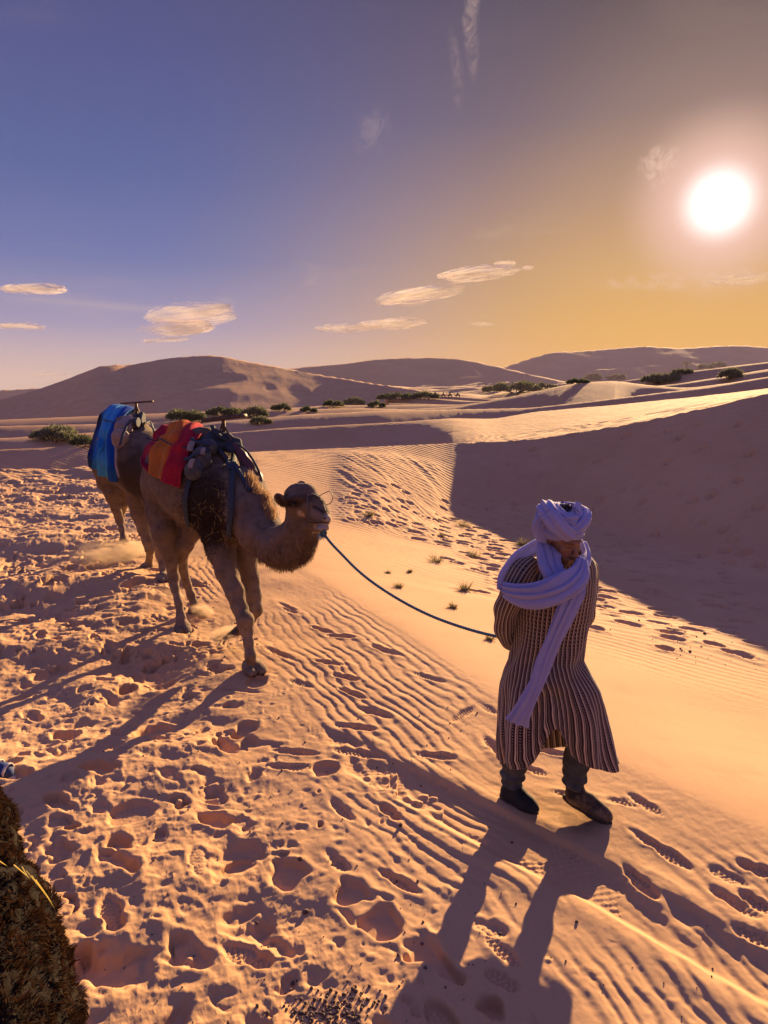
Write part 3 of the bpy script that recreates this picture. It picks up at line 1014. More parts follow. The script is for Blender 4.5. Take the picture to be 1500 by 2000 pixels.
def camel_one():
    fz = zat(*ground_pt(501, 1324))
    fl = Field((-2.6, 4.55, -.15), (.0, 8.0, 2.35), .0105)
    # trunk
    fl.chain([G(328, 938, 6.98, .235), G(358, 925, 6.75, .34), G(386, 942, 6.42, .365), G(411, 957, 6.14, .335), G(428, 975, 5.97, .29)], k=.12)
    fl.chain([G(392, 893, 6.55, .20), G(405, 880, 6.3, .20)], k=.22)          # hump under the saddle
    fl.cap(G(430, 1010, 6.05), G(446, 1030, 5.85), .20, .165, k=.10)           # brisket
    fl.ell(G(308, 955, 6.93), (.13, .14, .20), k=.12)                            # haunch
    # neck and throat
    fl.chain([G(466, 968, 5.85, .245), G(487, 1000, 5.68, .205), G(512, 1043, 5.50, .166), G(540, 1067, 5.35, .146), G(568, 1064, 5.24, .142), G(588, 1034, 5.16, .118),
              G(590, 1002, 5.14, .105)], k=.07)
    fl.cap(G(560, 1078, 5.25), G(592, 1062, 5.16), .11, .085, k=.06)
    # head
    fl.ell(G(583, 981, 5.12), (.098, .105, .130), k=.04)
    fl.cap(G(579, 966, 5.13), G(598, 966, 5.07), .082, .080, k=.04)
    fl.chain([G(592, 980, 5.09, .098), G(612, 988, 5.03, .078), G(627, 1003, 4.98, .060), G(636, 1014, 4.95, .046)], k=.035)
    fl.cap(G(583, 1013, 5.13), G(600, 1020, 5.08), .078, .06, k=.04)           # cheek
    fl.chain([G(598, 1022, 5.08, .052), G(616, 1027, 5.01, .040), G(630, 1030, 4.96, .034)], k=.018)
    fl.cap(G(611, 1012, 4.99), G(634, 1016, 4.93), .040, .036, k=.02)           # upper lip
    fl.ell(G(639, 1014, 4.92), (.032, .03, .03), k=.015)
    fl.ell(G(630, 1031, 4.92), (.050, .036, .026), k=.010)
    fl.ell(G(618, 1008, 4.97), (.055, .04, .045), k=.02)
    fl.cap(G(566, 975, 5.01), G(588, 972, 4.98), .026, .024, k=.025)           # brow ridge
    fl.ell(G(573, 985, 5.0), (.020, .020, .012), k=.012, cut=True)              # eye hollow
    fl.cap(G(612, 991, 4.945), G(625, 999, 4.92), .004, .005, k=.012, cut=True)  # nostril slit
    fl.cap(G(612, 1021, 4.95), G(640, 1021, 4.88), .003, .003, k=.010, cut=True)  # mouth
    # ears
    for (a, b) in ((G(557, 988, 5.04), G(541, 966, 4.98)), (G(590, 960, 5.24), G(588, 950, 5.26))):
        m_ = (a + b) / 2; dz = unit(b - a)
        sx = unit(np.cross(dz, (0.3, 1, .2))); sy = np.cross(dz, sx)
        fl.ell(m_, (.066, .042, .024), [dz, sx, sy], k=.012)
        fl.ell(m_ + sy * -.024 * np.sign((sy @ np.array([0, -1, 0]))) * -1, (.034, .018, .010), [dz, sx, sy], k=.006, cut=True)
    # right fore leg, planted
    fl.chain([G(425, 1020, 5.92, .17), G(432, 1078, 5.80, .120), G(443, 1115, 5.72, .092), G(458, 1155, 5.62, .073), G(470, 1190, 5.56, .060), G(478, 1212, 5.52, .064),
              G(482, 1230, 5.50, .050), G(486, 1255, 5.46, .037), G(489, 1280, 5.43, .042)], k=.03)
    f1 = W(493, 1300, 5.42)
    p1 = np.array([*ground_pt(494, 1318, fz), 0]); p1[2] = zat(p1[0], p1[1]) - .006
    fl.cap(G(489, 1280, 5.43), p1 + (0, 0, .055), .043, .050, k=.03)
    foot(fl, p1, (.45, -.8), 1.15)
    fl.ell(G(479, 1211, 5.49), (.07, .066, .078), k=.03)
    # left fore leg, lifted and folded back
    fl.chain([G(462, 1040, 6.0, .14), G(480, 1090, 5.98, .10), G(489, 1130, 5.95, .075), G(494, 1165, 5.90, .066), G(498, 1190, 5.86, .060), G(490, 1208, 5.92, .042), G(477, 1222, 6.0, .036), G(468, 1228, 6.04, .040)], k=.03)
    fl.ell(G(462, 1232, 6.06), (.060, .06, .042), k=.02)
    # right hind leg, planted
    fl.chain([G(312, 950, 6.93, .155), G(316, 1000, 6.87, .15), G(322, 1040, 6.80, .115), G(328, 1068, 6.78, .088), G(334, 1100, 6.80, .058), G(338, 1128, 6.82, .054), G(342, 1150, 6.76, .037),
              G(349, 1180, 6.68, .033), G(353, 1206, 6.62, .040)], k=.035)
    fl.ell(G(320, 1040, 6.72), (.065, .065, .085), k=.09)
    p2 = np.array([*ground_pt(357, 1226), 0]); p2[2] = zat(p2[0], p2[1]) - .006
    fl.cap(G(353, 1206, 6.62), p2 + (0, 0, .05), .04, .048, k=.03)
    foot(fl, p2, (.3, -.9), 1.0)
    # left hind leg, kicking up sand
    fl.chain([G(372, 985, 6.95, .16), G(374, 1030, 6.86, .13), G(362, 1062, 6.82, .085), G(354, 1084, 6.95, .062), G(357, 1108, 7.05, .048), G(365, 1138, 7.08, .036), G(373, 1162, 7.08, .040), G(379, 1180, 7.06, .046)], k=.035)
    fl.ell(G(383, 1192, 7.05), (.085, .075, .045), k=.02)
    # belly and sheath
    fl.cap(G(345, 1005, 6.75), G(349, 1024, 6.72), .05, .022, k=.05)
    # fur relief
    neck_c = W(555, 1070, 5.2)

    def rel(P):
        d = np.linalg.norm(P - neck_c, axis=1)
        lock = (sn(P * np.array([1, 1, .35]), 26, 2) - .5) * .045 * (1 - sstep(d, .2, .42))
        wool = (sn(P, 40, 4) - .5) * .03 * (1 - sstep(np.linalg.norm((P - W(418, 1000, 5.75)) / (.3, .3, .32), axis=1), .7, 1.1))
        return lock + wool + (sn(P, 30, 1) - .5) * .009 + (sn(P * np.array([1, 1, .6]), 12, 2) - .5) * .022
    fl.displace(rel)
    V, F = fl.mesh()
    root = empty('camel', (W(400, 1000, 6.2)[0], 6.2, 0), 'brown camel in front with a red and orange blanket, led by the blue rope', 'camel', 'camels walking in the string')
    dark_c = [W(412, 985, 5.78), W(405, 1030, 5.85), W(578, 978, 5.05)]; dark_r = [np.array([.22, .26, .30]), np.array([.2, .24, .2]), np.array([.12, .1, .055])]
    pale = [(W(636, 1030, 4.93), .06), (W(642, 1014, 4.92), .05), (W(590, 1000, 5.02), .04)]
    def tone(P):
        c = camel_tone(P, dark_c, dark_r, (.35, 1.0), pale)
        # near side of the head: eye rim, lips, cheek; shade painted beside the eye, in nostril, mouth and ear hollow
        dz = CP * P[:, 1] - SP * (P[:, 2] - CAM_Z); hx = 750 + FOC * P[:, 0] / dz; hy = 1000 - FOC * (SP * P[:, 1] + CP * (P[:, 2] - CAM_Z)) / dz
        hd = (P[:, 1] < 5.12) & (np.linalg.norm(P - W(600, 1000, 5.05), axis=1) < .4)
        for (x0, y0, x1, y1, r, col_, st_) in ((566, 982, 576, 984, 5, (.012, .008, .007), .95), (574, 976, 604, 972, 9, (.05, .032, .028), .7), (613, 990, 630, 1000, 3.2, (.010, .007, .006), .95),
                                               (605, 1019, 640, 1021, 2.2, (.02, .012, .01), .9), (543, 970, 551, 984, 5, (.03, .018, .014), .85), (612, 1000, 626, 1010, 9, (.20, .15, .125), .7),
                                               (618, 1029, 638, 1030, 6, (.36, .29, .24), .8), (634, 1012, 635, 1013, 2.5, (.01, .01, .012), .9)):
            ax, ay = x1 - x0, y1 - y0; t_ = np.clip(((hx - x0) * ax + (hy - y0) * ay) / (ax * ax + ay * ay), 0, 1)
            d_ = np.hypot(hx - x0 - t_ * ax, hy - y0 - t_ * ay)
            w_ = ((1 - sstep(d_, r * .6, r * 1.3)) * st_ * hd)[:, None]
            c = c * (1 - w_) + np.array(col_) * w_
        return c
    body = mesh_obj('body', V, F, M_FUR, root, attrs={'tone': tone(V)})
    # short coat all over, long beard under the neck, upright mane
    hair = []
    hair.append(fur_coat(V, F, 30000, tone, .015, .0026, 3, None, 1.0, .25))
    beard = lambda P: np.exp(-(np.linalg.norm(P - W(570, 1065, 5.2), axis=1) / .28) ** 2) + .001
    hair.append(fur_coat(V, F, 7000, tone, lambda P: .016 + .026 * sstep(-P[:, 2], -1.35, -1.05), .0024, 5, beard, 1.5, .25))
    mane_pts = catmull([W(478, 955, 5.75), W(492, 975, 5.66), W(505, 995, 5.58), W(518, 1012, 5.5), W(528, 1018, 5.42)], 60)
    g = np.random.default_rng(8)
    from mathutils.bvhtree import BVHTree as _B
    bt = _B.FromPolygons([tuple(p) for p in V], [tuple(int(k) for k in q) for q in F])
    mane_pts = np.array([np.array(bt.find_nearest(Vector(p))[0]) for p in mane_pts])
    i = g.integers(0, 60, 2600)
    P = mane_pts[i] + g.normal(size=(2600, 3)) * (.018, .022, .012)
    v, f = blades(P, np.array([.25, .2, 1.0]) + g.normal(size=P.shape) * .25, g.uniform(.04, .075, 2600), .0038, 4)
    hair.append((v, f, np.repeat(np.tile(np.array([.42, .27, .15]), (2600, 1)), 5, axis=0)))
    wool = lambda P: np.exp(-(np.linalg.norm((P - W(414, 1000, 5.75)) / (.26, .3, .32), axis=1)) ** 4) + 1e-5
    hair.append(fur_coat(V, F, 5000, lambda P: np.tile([.06, .038, .03], (len(P), 1)), .02, .006, 9, wool, .6, .6))
    hv_, hf_, _ = join([(a, b) for a, b, c in hair])
    mesh_obj('fur', hv_, hf_, M_HAIR, root, smooth=False, attrs={'tone': np.vstack([c for a, b, c in hair])})
    # straw caught in the wool
    P, N = mesh_sample(V, F, 80, 12, wool)
    Dr = np.cross(N, g.normal(size=P.shape)) * 1.0 + N * .12
    v, f = blades(P + N * .02, Dr, g.uniform(.03, .10, 80), .003, 2, N * .2)
    tag(mesh_obj('straw', v, f, M_STRAW, root, smooth=False), kind='stuff')
    # eye, nostril rim, hooves
    v, f, _ = tube([W(571, 983, 4.99), W(577, 984, 4.985)], .014, 10)
    mesh_obj('eye', v, f, M_EYE, root)
    v, f = blades(np.tile(W(574, 981, 4.975), (60, 1)) + g.normal(size=(60, 3)) * (.014, .004, .003), np.array([.2, -.9, -.5]) + g.normal(size=(60, 3)) * .2, .03, .002, 3)
    mesh_obj('eyelashes', v, f, M_HOOF, root, smooth=False)
    nails = []
    for p, d in ((p1, unit(np.array([.45, -.8, 0]))), (p2, unit(np.array([.3, -.9, 0])))):
        s_ = np.array([-d[1], d[0], 0])
        for q in (-1, 1):
            c = p + d * .135 + s_ * q * .04 + (0, 0, .022)
            v, f, _ = tube([c, c + d * .018 - (0, 0, .008)], [.018, .006], 8)
            mesh_obj('hoof_nail', v, f, M_HOOF, root)
    return root, V, F


def camel_two():
    fl = Field((-4.6, 7.0, -.15), (-1.1, 11.2, 2.35), .016)
    fl.chain([G(213, 900, 9.75, .25), G(232, 893, 9.4, .33), G(258, 893, 9.05, .39), G(280, 905, 8.75, .38), G(290, 915, 8.6, .34)], k=.12)
    fl.chain([G(238, 850, 9.2, .22), G(248, 845, 9.05, .20)], k=.22)
    fl.cap(G(280, 945, 8.75), G(288, 955, 8.6), .20, .17, k=.1)
    # neck goes down behind the first camel, head beside its far flank
    fl.chain([G(300, 915, 8.45, .23), (np.array([-2.35, 8.15, 1.12]), .19), (np.array([-2.0, 8.0, 1.02]), .16), (np.array([-1.75, 7.9, 1.12]), .13), (np.array([-1.68, 7.85, 1.32]), .11)], k=.07)
    hc = np.array([-1.66, 7.8, 1.42])
    fl.ell(hc, (.13, .11, .12), k=.05)
    fl.chain([(hc, .1), (hc + (.13, -.1, -.02), .075), (hc + (.24, -.17, -.06), .05)], k=.035)
    fl.cap(hc + (.08, -.06, -.08), hc + (.22, -.16, -.11), .05, .034, k=.02)
    fl.ell(hc + (-.08, -.08, .06), (.03, .02, .05), k=.015); fl.ell(hc + (-.04, .10, .06), (.03, .02, .05), k=.015)
    # right hind leg
    fl.chain([G(208, 905, 9.8, .20), G(212, 942, 9.85, .15), G(220, 968, 9.85, .10), G(226, 990, 9.95, .07), G(234, 1016, 10.05, .058), G(238, 1034, 10.0, .038), G(241, 1052, 9.95, .040)], k=.035)
    fl.ell(G(217, 962, 9.75), (.08, .08, .10), k=.05)
    p = np.array([*ground_pt(243, 1066), 0]); p[2] = zat(p[0], p[1]) - .01
    fl.cap(G(241, 1052, 9.95), p + (0, 0, .05), .038, .046, k=.03)
    foot(fl, p, (.4, -.8))
    # left hind leg
    fl.chain([G(240, 925, 9.9, .17), G(241, 955, 9.95, .11), G(243, 980, 10.1, .07), G(237, 1005, 10.4, .045), G(240, 1030, 10.4, .04)], k=.035)
    # right fore leg lifted forward
    fl.chain([G(268, 940, 8.75, .17), G(268, 975, 8.75, .125), G(272, 1002, 8.75, .10), G(281, 1032, 8.75, .078), G(289, 1058, 8.72, .068), G(293, 1072, 8.72, .060), G(293, 1086, 8.8, .042), G(291, 1096, 8.85, .046)], k=.03)
    fl.ell(G(287, 1106, 8.85), (.085, .07, .055), k=.025)
    # left fore leg planted
    fl.chain([G(298, 960, 8.5, .15), G(303, 1010, 8.5, .10), G(309, 1060, 8.55, .065), G(313, 1085, 8.6, .055), G(317, 1108, 8.55, .038), G(319, 1124, 8.5, .042)], k=.03)
    q = np.array([*ground_pt(321, 1134), 0]); q[2] = zat(q[0], q[1]) - .01
    fl.cap(G(319, 1124, 8.5), q + (0, 0, .05), .042, .046, k=.03)
    foot(fl, q, (.45, -.8))
    fl.cap(G(206, 880, 9.95), G(200, 925, 10.05), .03, .02, k=.03)
    fl.displace(lambda P: (sn(P, 24, 1) - .5) * .010)
    V, F = fl.mesh()
    root = empty('camel', (W(250, 950, 9.1)[0], 9.1, 0), 'second camel in the string, behind, with a blue blanket on its back', 'camel', 'camels walking in the string')
    dark_c = [W(276, 925, 8.45)]; dark_r = [np.array([.28, .3, .34])]
    tone = lambda P: camel_tone(P, dark_c, dark_r, (.35, 1.0), None)
    mesh_obj('body', V, F, M_FUR, root, attrs={'tone': tone(V)})
    v, f, c = fur_coat(V, F, 16000, tone, .02, .0036, 21, None, 1.0, .25)
    tailw = lambda P: np.exp(-(np.linalg.norm(P - W(202, 920, 10.05), axis=1) / .07) ** 2) + 1e-6
    v2, f2, c2 = fur_coat(V, F, 500, tone, .12, .006, 22, tailw, 1.5, .2)
    hv_, hf_, _ = join([(v, f), (v2, f2)])
    mesh_obj('fur', hv_, hf_, M_HAIR, root, smooth=False, attrs={'tone': np.vstack([c, c2])})
    return root


cam1, C1V, C1F = camel_one()
cam2 = camel_two()

# ------------------------------------------------------------------ gear on the camels
from mathutils.bvhtree import BVHTree


def ribbon(path, N, width, thick, n=None):
    path = np.asarray(path, float)
    T = unit(np.gradient(path, axis=0)); N = unit(N - T * np.sum(N * T, axis=1, keepdims=True))
    B = np.cross(T, N)
    w = np.broadcast_to(width, (len(path),))[:, None] / 2
    prof = [(-1, -.5), (-1, .5), (0, .62), (1, .5), (1, -.5), (0, -.5)]
    V = np.stack([path + B * w * a + N * thick * b for a, b in prof], 1)
    n_ = len(path)
    Vf = V.reshape(-1, 3)
    F = [grid_faces(n_, 6, True)]
    e = np.array([[0, 1, 2, 5], [5, 2, 3, 4]]); F.append(np.vstack([e, (n_ - 1) * 6 + e[:, ::-1]]))
    uv = np.stack([np.tile(np.linspace(0, 1, 6), n_), np.repeat(np.linspace(0, 1, n_), 6)], -1)
    return Vf, F, uv


class Body:
    def __init__(self, V, F):
        self.t = BVHTree.FromPolygons([tuple(p) for p in V], [tuple(int(i) for i in f) for f in F])

    def at(self, px, py, Yg, off=.02):
        """surface point of the body seen at px, py (or beside it), pushed outward, and its normal"""
        d = Vector(ray(px, py)).normalized()
        h = self.t.ray_cast(Vector((0, 0, CAM_Z)), d)
        if h[0] is not None:
            p, n = np.array(h[0]), np.array(h[1])
            if n @ np.array(d) > 0: n = -n
            return p + n * off, n
        w = W(px, py, Yg)
        q = self.t.find_nearest(Vector(w))
        n = unit(w - np.array(q[0]))
        return w, n

    def strap(self, pts, Yg, width, thick=.008, off=.016, n=40):
        pts = catmull(np.array(pts, float), n)
        PN = [self.at(a, b, Yg, off) for a, b in pts]
        P = np.array([p for p, _ in PN]); N = np.array([q for _, q in PN])
        for _ in range(4):
            P[1:-1] = (P[:-2] + P[1:-1] * 2 + P[2:]) / 4
            N[1:-1] = (N[:-2] + N[1:-1] * 2 + N[2:]) / 4
        return ribbon(P, N, width, thick)

    def cloth(self, rows, off, n, m, thick, folds):
        """rows of (px, py, Y guess) on the body; rows flagged far are used as given"""
        P = np.array([[(self.at(a, b, c, off)[0] if not far else W(a, b, c)) for a, b, c in r] for far, r in rows])
        Q = np.array([catmull(P[:, j], n) for j in range(P.shape[1])])          # (cols, n, 3)
        Q = np.array([catmull(Q[:, i], m) for i in range(n)])                    # (n, m, 3)
        N = unit(np.cross(np.gradient(Q, axis=0), np.gradient(Q, axis=1)))
        ctr = Q.reshape(-1, 3).mean(0)
        N = N * np.sign(np.sum(N * (Q - ctr), -1).mean())
        S, T = np.meshgrid(np.linspace(0, 1, n), np.linspace(0, 1, m), indexing='ij')
        return slab(Q + N * folds(S, T)[..., None], thick)


def cloth_mat(name, ramp_stops, warp=.06, streak=None):
    """woven bands across the cloth's length (uv y), slightly crooked"""
    m = bpy.data.materials.new(name); m.use_nodes = True
    t = NT(m.node_tree)
    uv = t.n('ShaderNodeTexCoord').outputs['UV']
    sp = t.n('ShaderNodeSeparateXYZ'); t.t.links.new(uv, sp.inputs[0])
    nz_ = t.noise(uv, 3.0, 3, .6)
    v = t.math('ADD', sp.outputs[1], t.math('MULTIPLY', t.math('SUBTRACT', nz_, .5), warp))
    c = t.ramp(v, ramp_stops, 'LINEAR')
    fine = t.noise(uv, 26.0, 5, .7)
    c = t.mix(t.math('MULTIPLY', t.smooth(fine, .45, .8), .45), c, (.02, .008, .01))
    if streak:
        mp = t.n('ShaderNodeMapping'); t.t.links.new(uv, mp.inputs[0]); mp.inputs['Scale'].default_value = (3, 40, 1)
        c = t.mix(t.math('MULTIPLY', t.smooth(t.noise(mp.outputs[0], 1.0, 4, .6), .55, .72), .5), c, streak)
    bs = t.n('ShaderNodeBsdfPrincipled'); t.t.links.new(c, bs.inputs['Base Color'])
    bs.inputs['Roughness'].default_value = .92
    bs.inputs['Specular IOR Level'].default_value = .08
    t.t.links.new(t.bump(t.noise(uv, 9.0, 6, .7), .6, .012), bs.inputs['Normal'])
    tr = t.n('ShaderNodeBsdfTranslucent'); t.t.links.new(c, tr.inputs[0])
    mx = t.n('ShaderNodeMixShader'); mx.inputs[0].default_value = .18
    t.t.links.new(bs.outputs[0], mx.inputs[1]); t.t.links.new(tr.outputs[0], mx.inputs[2])
    t.t.links.new(mx.outputs[0], t.n('ShaderNodeOutputMaterial').inputs[0])
    return m


b1 = Body(C1V, C1F)
red, org, yel = (.40, .018, .035), (.60, .155, .022), (.66, .27, .03)
M_BLANKET1 = cloth_mat('red_orange_cloth', [(0, (.34, .014, .04)), (.20, red), (.235, org), (.42, org), (.45, (.60, .20, .05)), (.48, org), (.60, (.55, .09, .02)), (.64, red), (.80, (.46, .02, .04)), (.86, (.30, .012, .03)), (1, red)],
                       .10, (.62, .10, .07))
rows = [(0, [(284, 912, 6.9), (303, 926, 6.7), (322, 938, 6.5), (341, 948, 6.4), (358, 953, 6.3)]),
        (0, [(281, 895, 6.9), (303, 903, 6.7), (324, 911, 6.5), (346, 919, 6.4), (366, 925, 6.3)]),
        (0, [(286, 876, 6.9), (308, 879, 6.7), (331, 884, 6.5), (354, 890, 6.4), (374, 893, 6.3)]),
        (0, [(299, 855, 7.0), (320, 853, 6.8), (345, 857, 6.6), (370, 862, 6.4), (390, 866, 6.2)]),
        (1, [(317, 833, 7.12), (335, 829, 6.98), (357, 825, 6.84), (383, 829, 6.62), (410, 843, 6.42)]),
        (1, [(338, 846, 7.40), (355, 843, 7.25), (378, 842, 7.08), (400, 846, 6.88), (424, 858, 6.68)]),
        (1, [(346, 885, 7.56), (363, 882, 7.42), (386, 882, 7.24), (408, 886, 7.04), (432, 896, 6.84)]),
        (1, [(345, 925, 7.60), (362, 922, 7.46), (385, 922, 7.28), (407, 926, 7.08), (431, 936, 6.88)])]


def folds1(S, T):
    return (.028 * np.sin(T * 19 + 4 * S + 3 * vnoise(S * 4, T * 5, 1)) * (1 - sstep(S, .1, .45)) + .050 * (fbm(S * 4, T * 6, 4, 2) - .4)
            + .020 * np.exp(-((T - .82 + .15 * S) / .05) ** 2) + .012 * np.sin(S * 40 + 6 * vnoise(S * 3, T * 4, 4)) * np.exp(-((S - .42) / .14) ** 2))


v, f, u = b1.cloth(rows, .035, 90, 70, .012, folds1)
blk = mesh_obj('blanket', v, f, M_BLANKET1, uvs=u)
tag(blk, 'red and orange striped blanket over the back of the front camel', 'blanket')
v, f, u = b1.strap([(286, 856), (310, 862), (340, 873), (372, 884), (392, 889)], 6.6, .012, .006, .065)
mesh_obj('cord', v, f, M_DARK, blk)

b2 = None
c2body = [c for c in cam2.children if c.name.startswith('body')][0]
_v = np.empty(len(c2body.data.vertices) * 3, np.float32); c2body.data.vertices.foreach_get('co', _v)
b2 = Body(_v.reshape(-1, 3), [tuple(p.vertices) for p in c2body.data.polygons])
M_BLANKET2 = cloth_mat('blue_cloth', [(0, (.008, .018, .07)), (.14, (.010, .03, .12)), (.17, (.015, .14, .42)), (.38, (.02, .19, .50)), (.42, (.06, .30, .58)), (.58, (.05, .26, .55)), (.62, (.09, .36, .60)), (.78, (.04, .24, .52)), (.82, (.012, .08, .34)), (1, (.012, .07, .30))],
                       .06, (.14, .36, .55))
rows = [(0, [(180, 907, 10.1), (194, 916, 9.8), (207, 925, 9.5), (220, 933, 9.3), (232, 940, 9.1)]),
        (0, [(181, 886, 10.1), (194, 893, 9.8), (206, 899, 9.5), (218, 905, 9.3), (229, 910, 9.1)]),
        (0, [(184, 858, 10.1), (196, 861, 9.8), (207, 865, 9.5), (216, 869, 9.3), (226, 872, 9.1)]),
        (0, [(190, 830, 10.1), (200, 831, 9.8), (211, 833, 9.5), (221, 836, 9.3), (231, 839, 9.1)]),
        (1, [(198, 808, 10.0), (208, 800, 9.85), (222, 796, 9.7), (238, 797, 9.5), (252, 804, 9.32)]),
        (1, [(222, 802, 10.35), (232, 797, 10.2), (244, 796, 10.0), (257, 799, 9.8), (268, 806, 9.6)]),
        (1, [(232, 850, 10.5), (242, 846, 10.35), (254, 845, 10.15), (266, 848, 9.95), (277, 855, 9.75)]),
        (1, [(232, 900, 10.5), (242, 896, 10.35), (254, 895, 10.15), (266, 898, 9.95), (277, 905, 9.75)])]
v, f, u = b2.cloth(rows, .04, 80, 60, .014, lambda S, T: .032 * np.sin(T * 17 + 2 * S) * (1 - sstep(S, .2, .6)) + .05 * (fbm(S * 4, T * 6, 3, 5) - .4))
blk2 = mesh_obj('blanket', v, f, M_BLANKET2, uvs=u)
tag(blk2, 'blue striped blanket with a navy rear edge over the back of the second camel', 'blanket')
v, f, u = b2.strap([(196, 816), (205, 824), (220, 830), (240, 836)], 9.5, .014, .008, .075)
mesh_obj('cord', v, f, M_DARK, blk2)


def beam(a, b, w, h, up=(0, 0, 1)):
    """bevelled bar between two points"""
    a, b = np.array(a, float), np.array(b, float)
    path = np.array([a, a + (b - a) * .02, a + (b - a) * .5, b - (b - a) * .02, b])
    v, f, u = tube(path, np.array([.82, 1, 1, 1, .82]) * w / 2, 8, h / w, up,
                   fold=lambda S, H: 1 / np.maximum(np.abs(np.cos(H)), np.abs(np.sin(H))) ** .75)
    return v, f, u


def lump(lo, hi, h, items, disp=None):
    fl = Field(lo, hi, h)
    for it in items:
        it(fl)
    if disp: fl.displace(disp)
    return fl.mesh()


# saddle of the front camel
sad = empty('saddle', W(436, 862, 6.2), 'dark saddle with a steel T-handle and grey bags on the front camel', 'saddle', 'camel saddles')
hdl = mesh_obj('handle', *beam(W(399, 821, 6.22), W(477, 812, 6.02), .10, .034, (.4, .9, 0))[:2], M_METAL, sad)
v, f, _ = join([beam(W(436, 816, 6.12), W(439, 866, 6.16), .030, .030, (1, 0, 0)), beam(W(434, 828, 6.13), W(424, 862, 6.26), .016, .020, (1, 0, 0)), beam(W(436, 828, 6.12), W(452, 860, 6.02), .016, .020, (1, 0, 0))])
mesh_obj('post', v, f, M_METAL, sad)
ctr = W(395, 905, 5.95)


def bag_items(pts, k=.03):
    def g_(fl):
        for c, r in pts:
            fl.ell(c, r, k=k)
    return g_


crease = lambda P: (sn(P, 22, 3) - .5) * .022 + (sn(P, 55, 5) - .5) * .006
na, nb_ = b1.at(396, 905, 6.1, .06)
nc_, _ = b1.at(384, 925, 6.1, .05)
nd_, _ = b1.at(408, 882, 6.1, .05)
lo = np.min([na, nc_, nd_], 0) - .25; hi = np.max([na, nc_, nd_], 0) + .25
V, F = lump(lo, hi, .009, [bag_items([(na, (.085, .075, .10)), (nc_, (.075, .065, .085)), (nd_, (.08, .07, .075))])], crease)
mesh_obj('bag', V, F, M_GREY, sad)
tp = [b1.at(382, 893, 6.1, .13), b1.at(402, 905, 6.1, .135), b1.at(388, 921, 6.1, .125)]
parts = []
for (p, n), s in zip(tp, (.05, .035, .04)):
    t_ = np.cross(n, (0, 0, 1)); t_ = unit(t_); w_ = unit(np.cross(n, t_))
    pth = np.array([p - w_ * s, p + n * .012, p + w_ * s])
    parts.append(ribbon(catmull(pth, 8), np.tile(n, (8, 1)), s * 1.0, .02))
for v, f, _ in parts:
    mesh_obj('patch', v, f, M_TAN, sad)
# padded rolls that ring the hump
V, F = lump(W(395, 900, 5.5) - (.3, 0, 0), W(480, 815, 6.9) + (.3, 0, 0), .011,
            [lambda fl: fl.chain([(b1.at(405, 868, 6.3, .03)[0], .05), (b1.at(420, 858, 6.2, .03)[0], .06), (W(440, 858, 6.12), .055), (W(458, 866, 6.08), .055), (W(470, 884, 6.08), .045)], k=.03),
             lambda fl: fl.chain([(b1.at(420, 880, 6.1, .03)[0], .035), (b1.at(437, 872, 6.1, .03)[0], .045), (W(455, 880, 5.98), .04)], k=.03)], crease)
mesh_obj('pad', V, F, M_DARK, sad)
for pts, w_, o_ in (([(414, 862), (404, 880), (386, 905), (376, 935), (369, 960), (366, 990), (372, 1022)], .045, .03),
                    ([(440, 862), (450, 878), (454, 905), (455, 950), (455, 1000), (452, 1042)], .052, .03),
                    ([(420, 868), (430, 888), (443, 905), (452, 922)], .045, .035),
                    ([(455, 900), (464, 920), (478, 945), (489, 962)], .035, .02),
                    ([(410, 850), (422, 866), (440, 876), (456, 880)], .04, .10),
                    ([(383, 880), (395, 884), (412, 890)], .03, .135), ([(376, 915), (392, 912), (414, 900)], .03, .135)):
    v, f, _ = b1.strap(pts, 6.1, w_, .009, o_)
    mesh_obj('strap', v, f, M_DARK, sad)

# maroon bag on the far side of the front camel
fl = Field(W(430, 980, 5.6), W(540, 850, 6.6), .009)
fl.chain([(W(459, 872, 6.0), .032), (W(472, 890, 5.96), .045), (W(486, 915, 5.92), .060), (W(496, 935, 5.88), .070), (W(498, 942, 5.87), .070)], k=.02)
fl.displace(lambda P: (sn(P * np.array([1, 1, .35]), 24, 2) - .5) * .018)
V, F = fl.mesh()
mb = mesh_obj('saddlebag', V, F, M_MAROON)
tag(mb, 'maroon leather saddlebag hanging behind the neck of the front camel', 'bag')
v, f, _ = tube(catmull([W(463, 866, 5.93), W(485, 885, 5.88), W(504, 917, 5.83), W(511, 945, 5.81), W(503, 958, 5.81)], 30), .010, 8)
mesh_obj('seam', v, f, M_DARK, mb)

# saddle of the second camel
sad2 = empty('saddle', W(266, 815, 9.0), 'worn saddle with a thin T-handle and lumpy grey bags on the second camel', 'saddle', 'camel saddles')
mesh_obj('handle', *beam(W(238, 788, 9.12), W(297, 784, 8.86), .07, .022, (.4, .9, 0))[:2], M_METAL, sad2)
v, f, _ = join([beam(W(266, 786, 9.0), W(268, 822, 9.0), .028, .028, (1, 0, 0)), beam(W(265, 794, 9.0), W(257, 818, 9.05), .018, .02, (1, 0, 0)), beam(W(267, 794, 9.0), W(278, 820, 8.95), .018, .02, (1, 0, 0))])
mesh_obj('post', v, f, M_METAL, sad2)
ps = [b2.at(a, b, 8.9, .05)[0] for a, b in ((244, 845), (238, 862), (252, 832), (246, 858))]
V, F = lump(np.min(ps, 0) - .3, np.max(ps, 0) + .3, .012, [bag_items([(ps[0], (.11, .09, .12)), (ps[1], (.09, .08, .13)), (ps[2], (.10, .09, .09)), (ps[3], (.07, .07, .07))])], crease)
mesh_obj('bag', V, F, M_TAN, sad2)
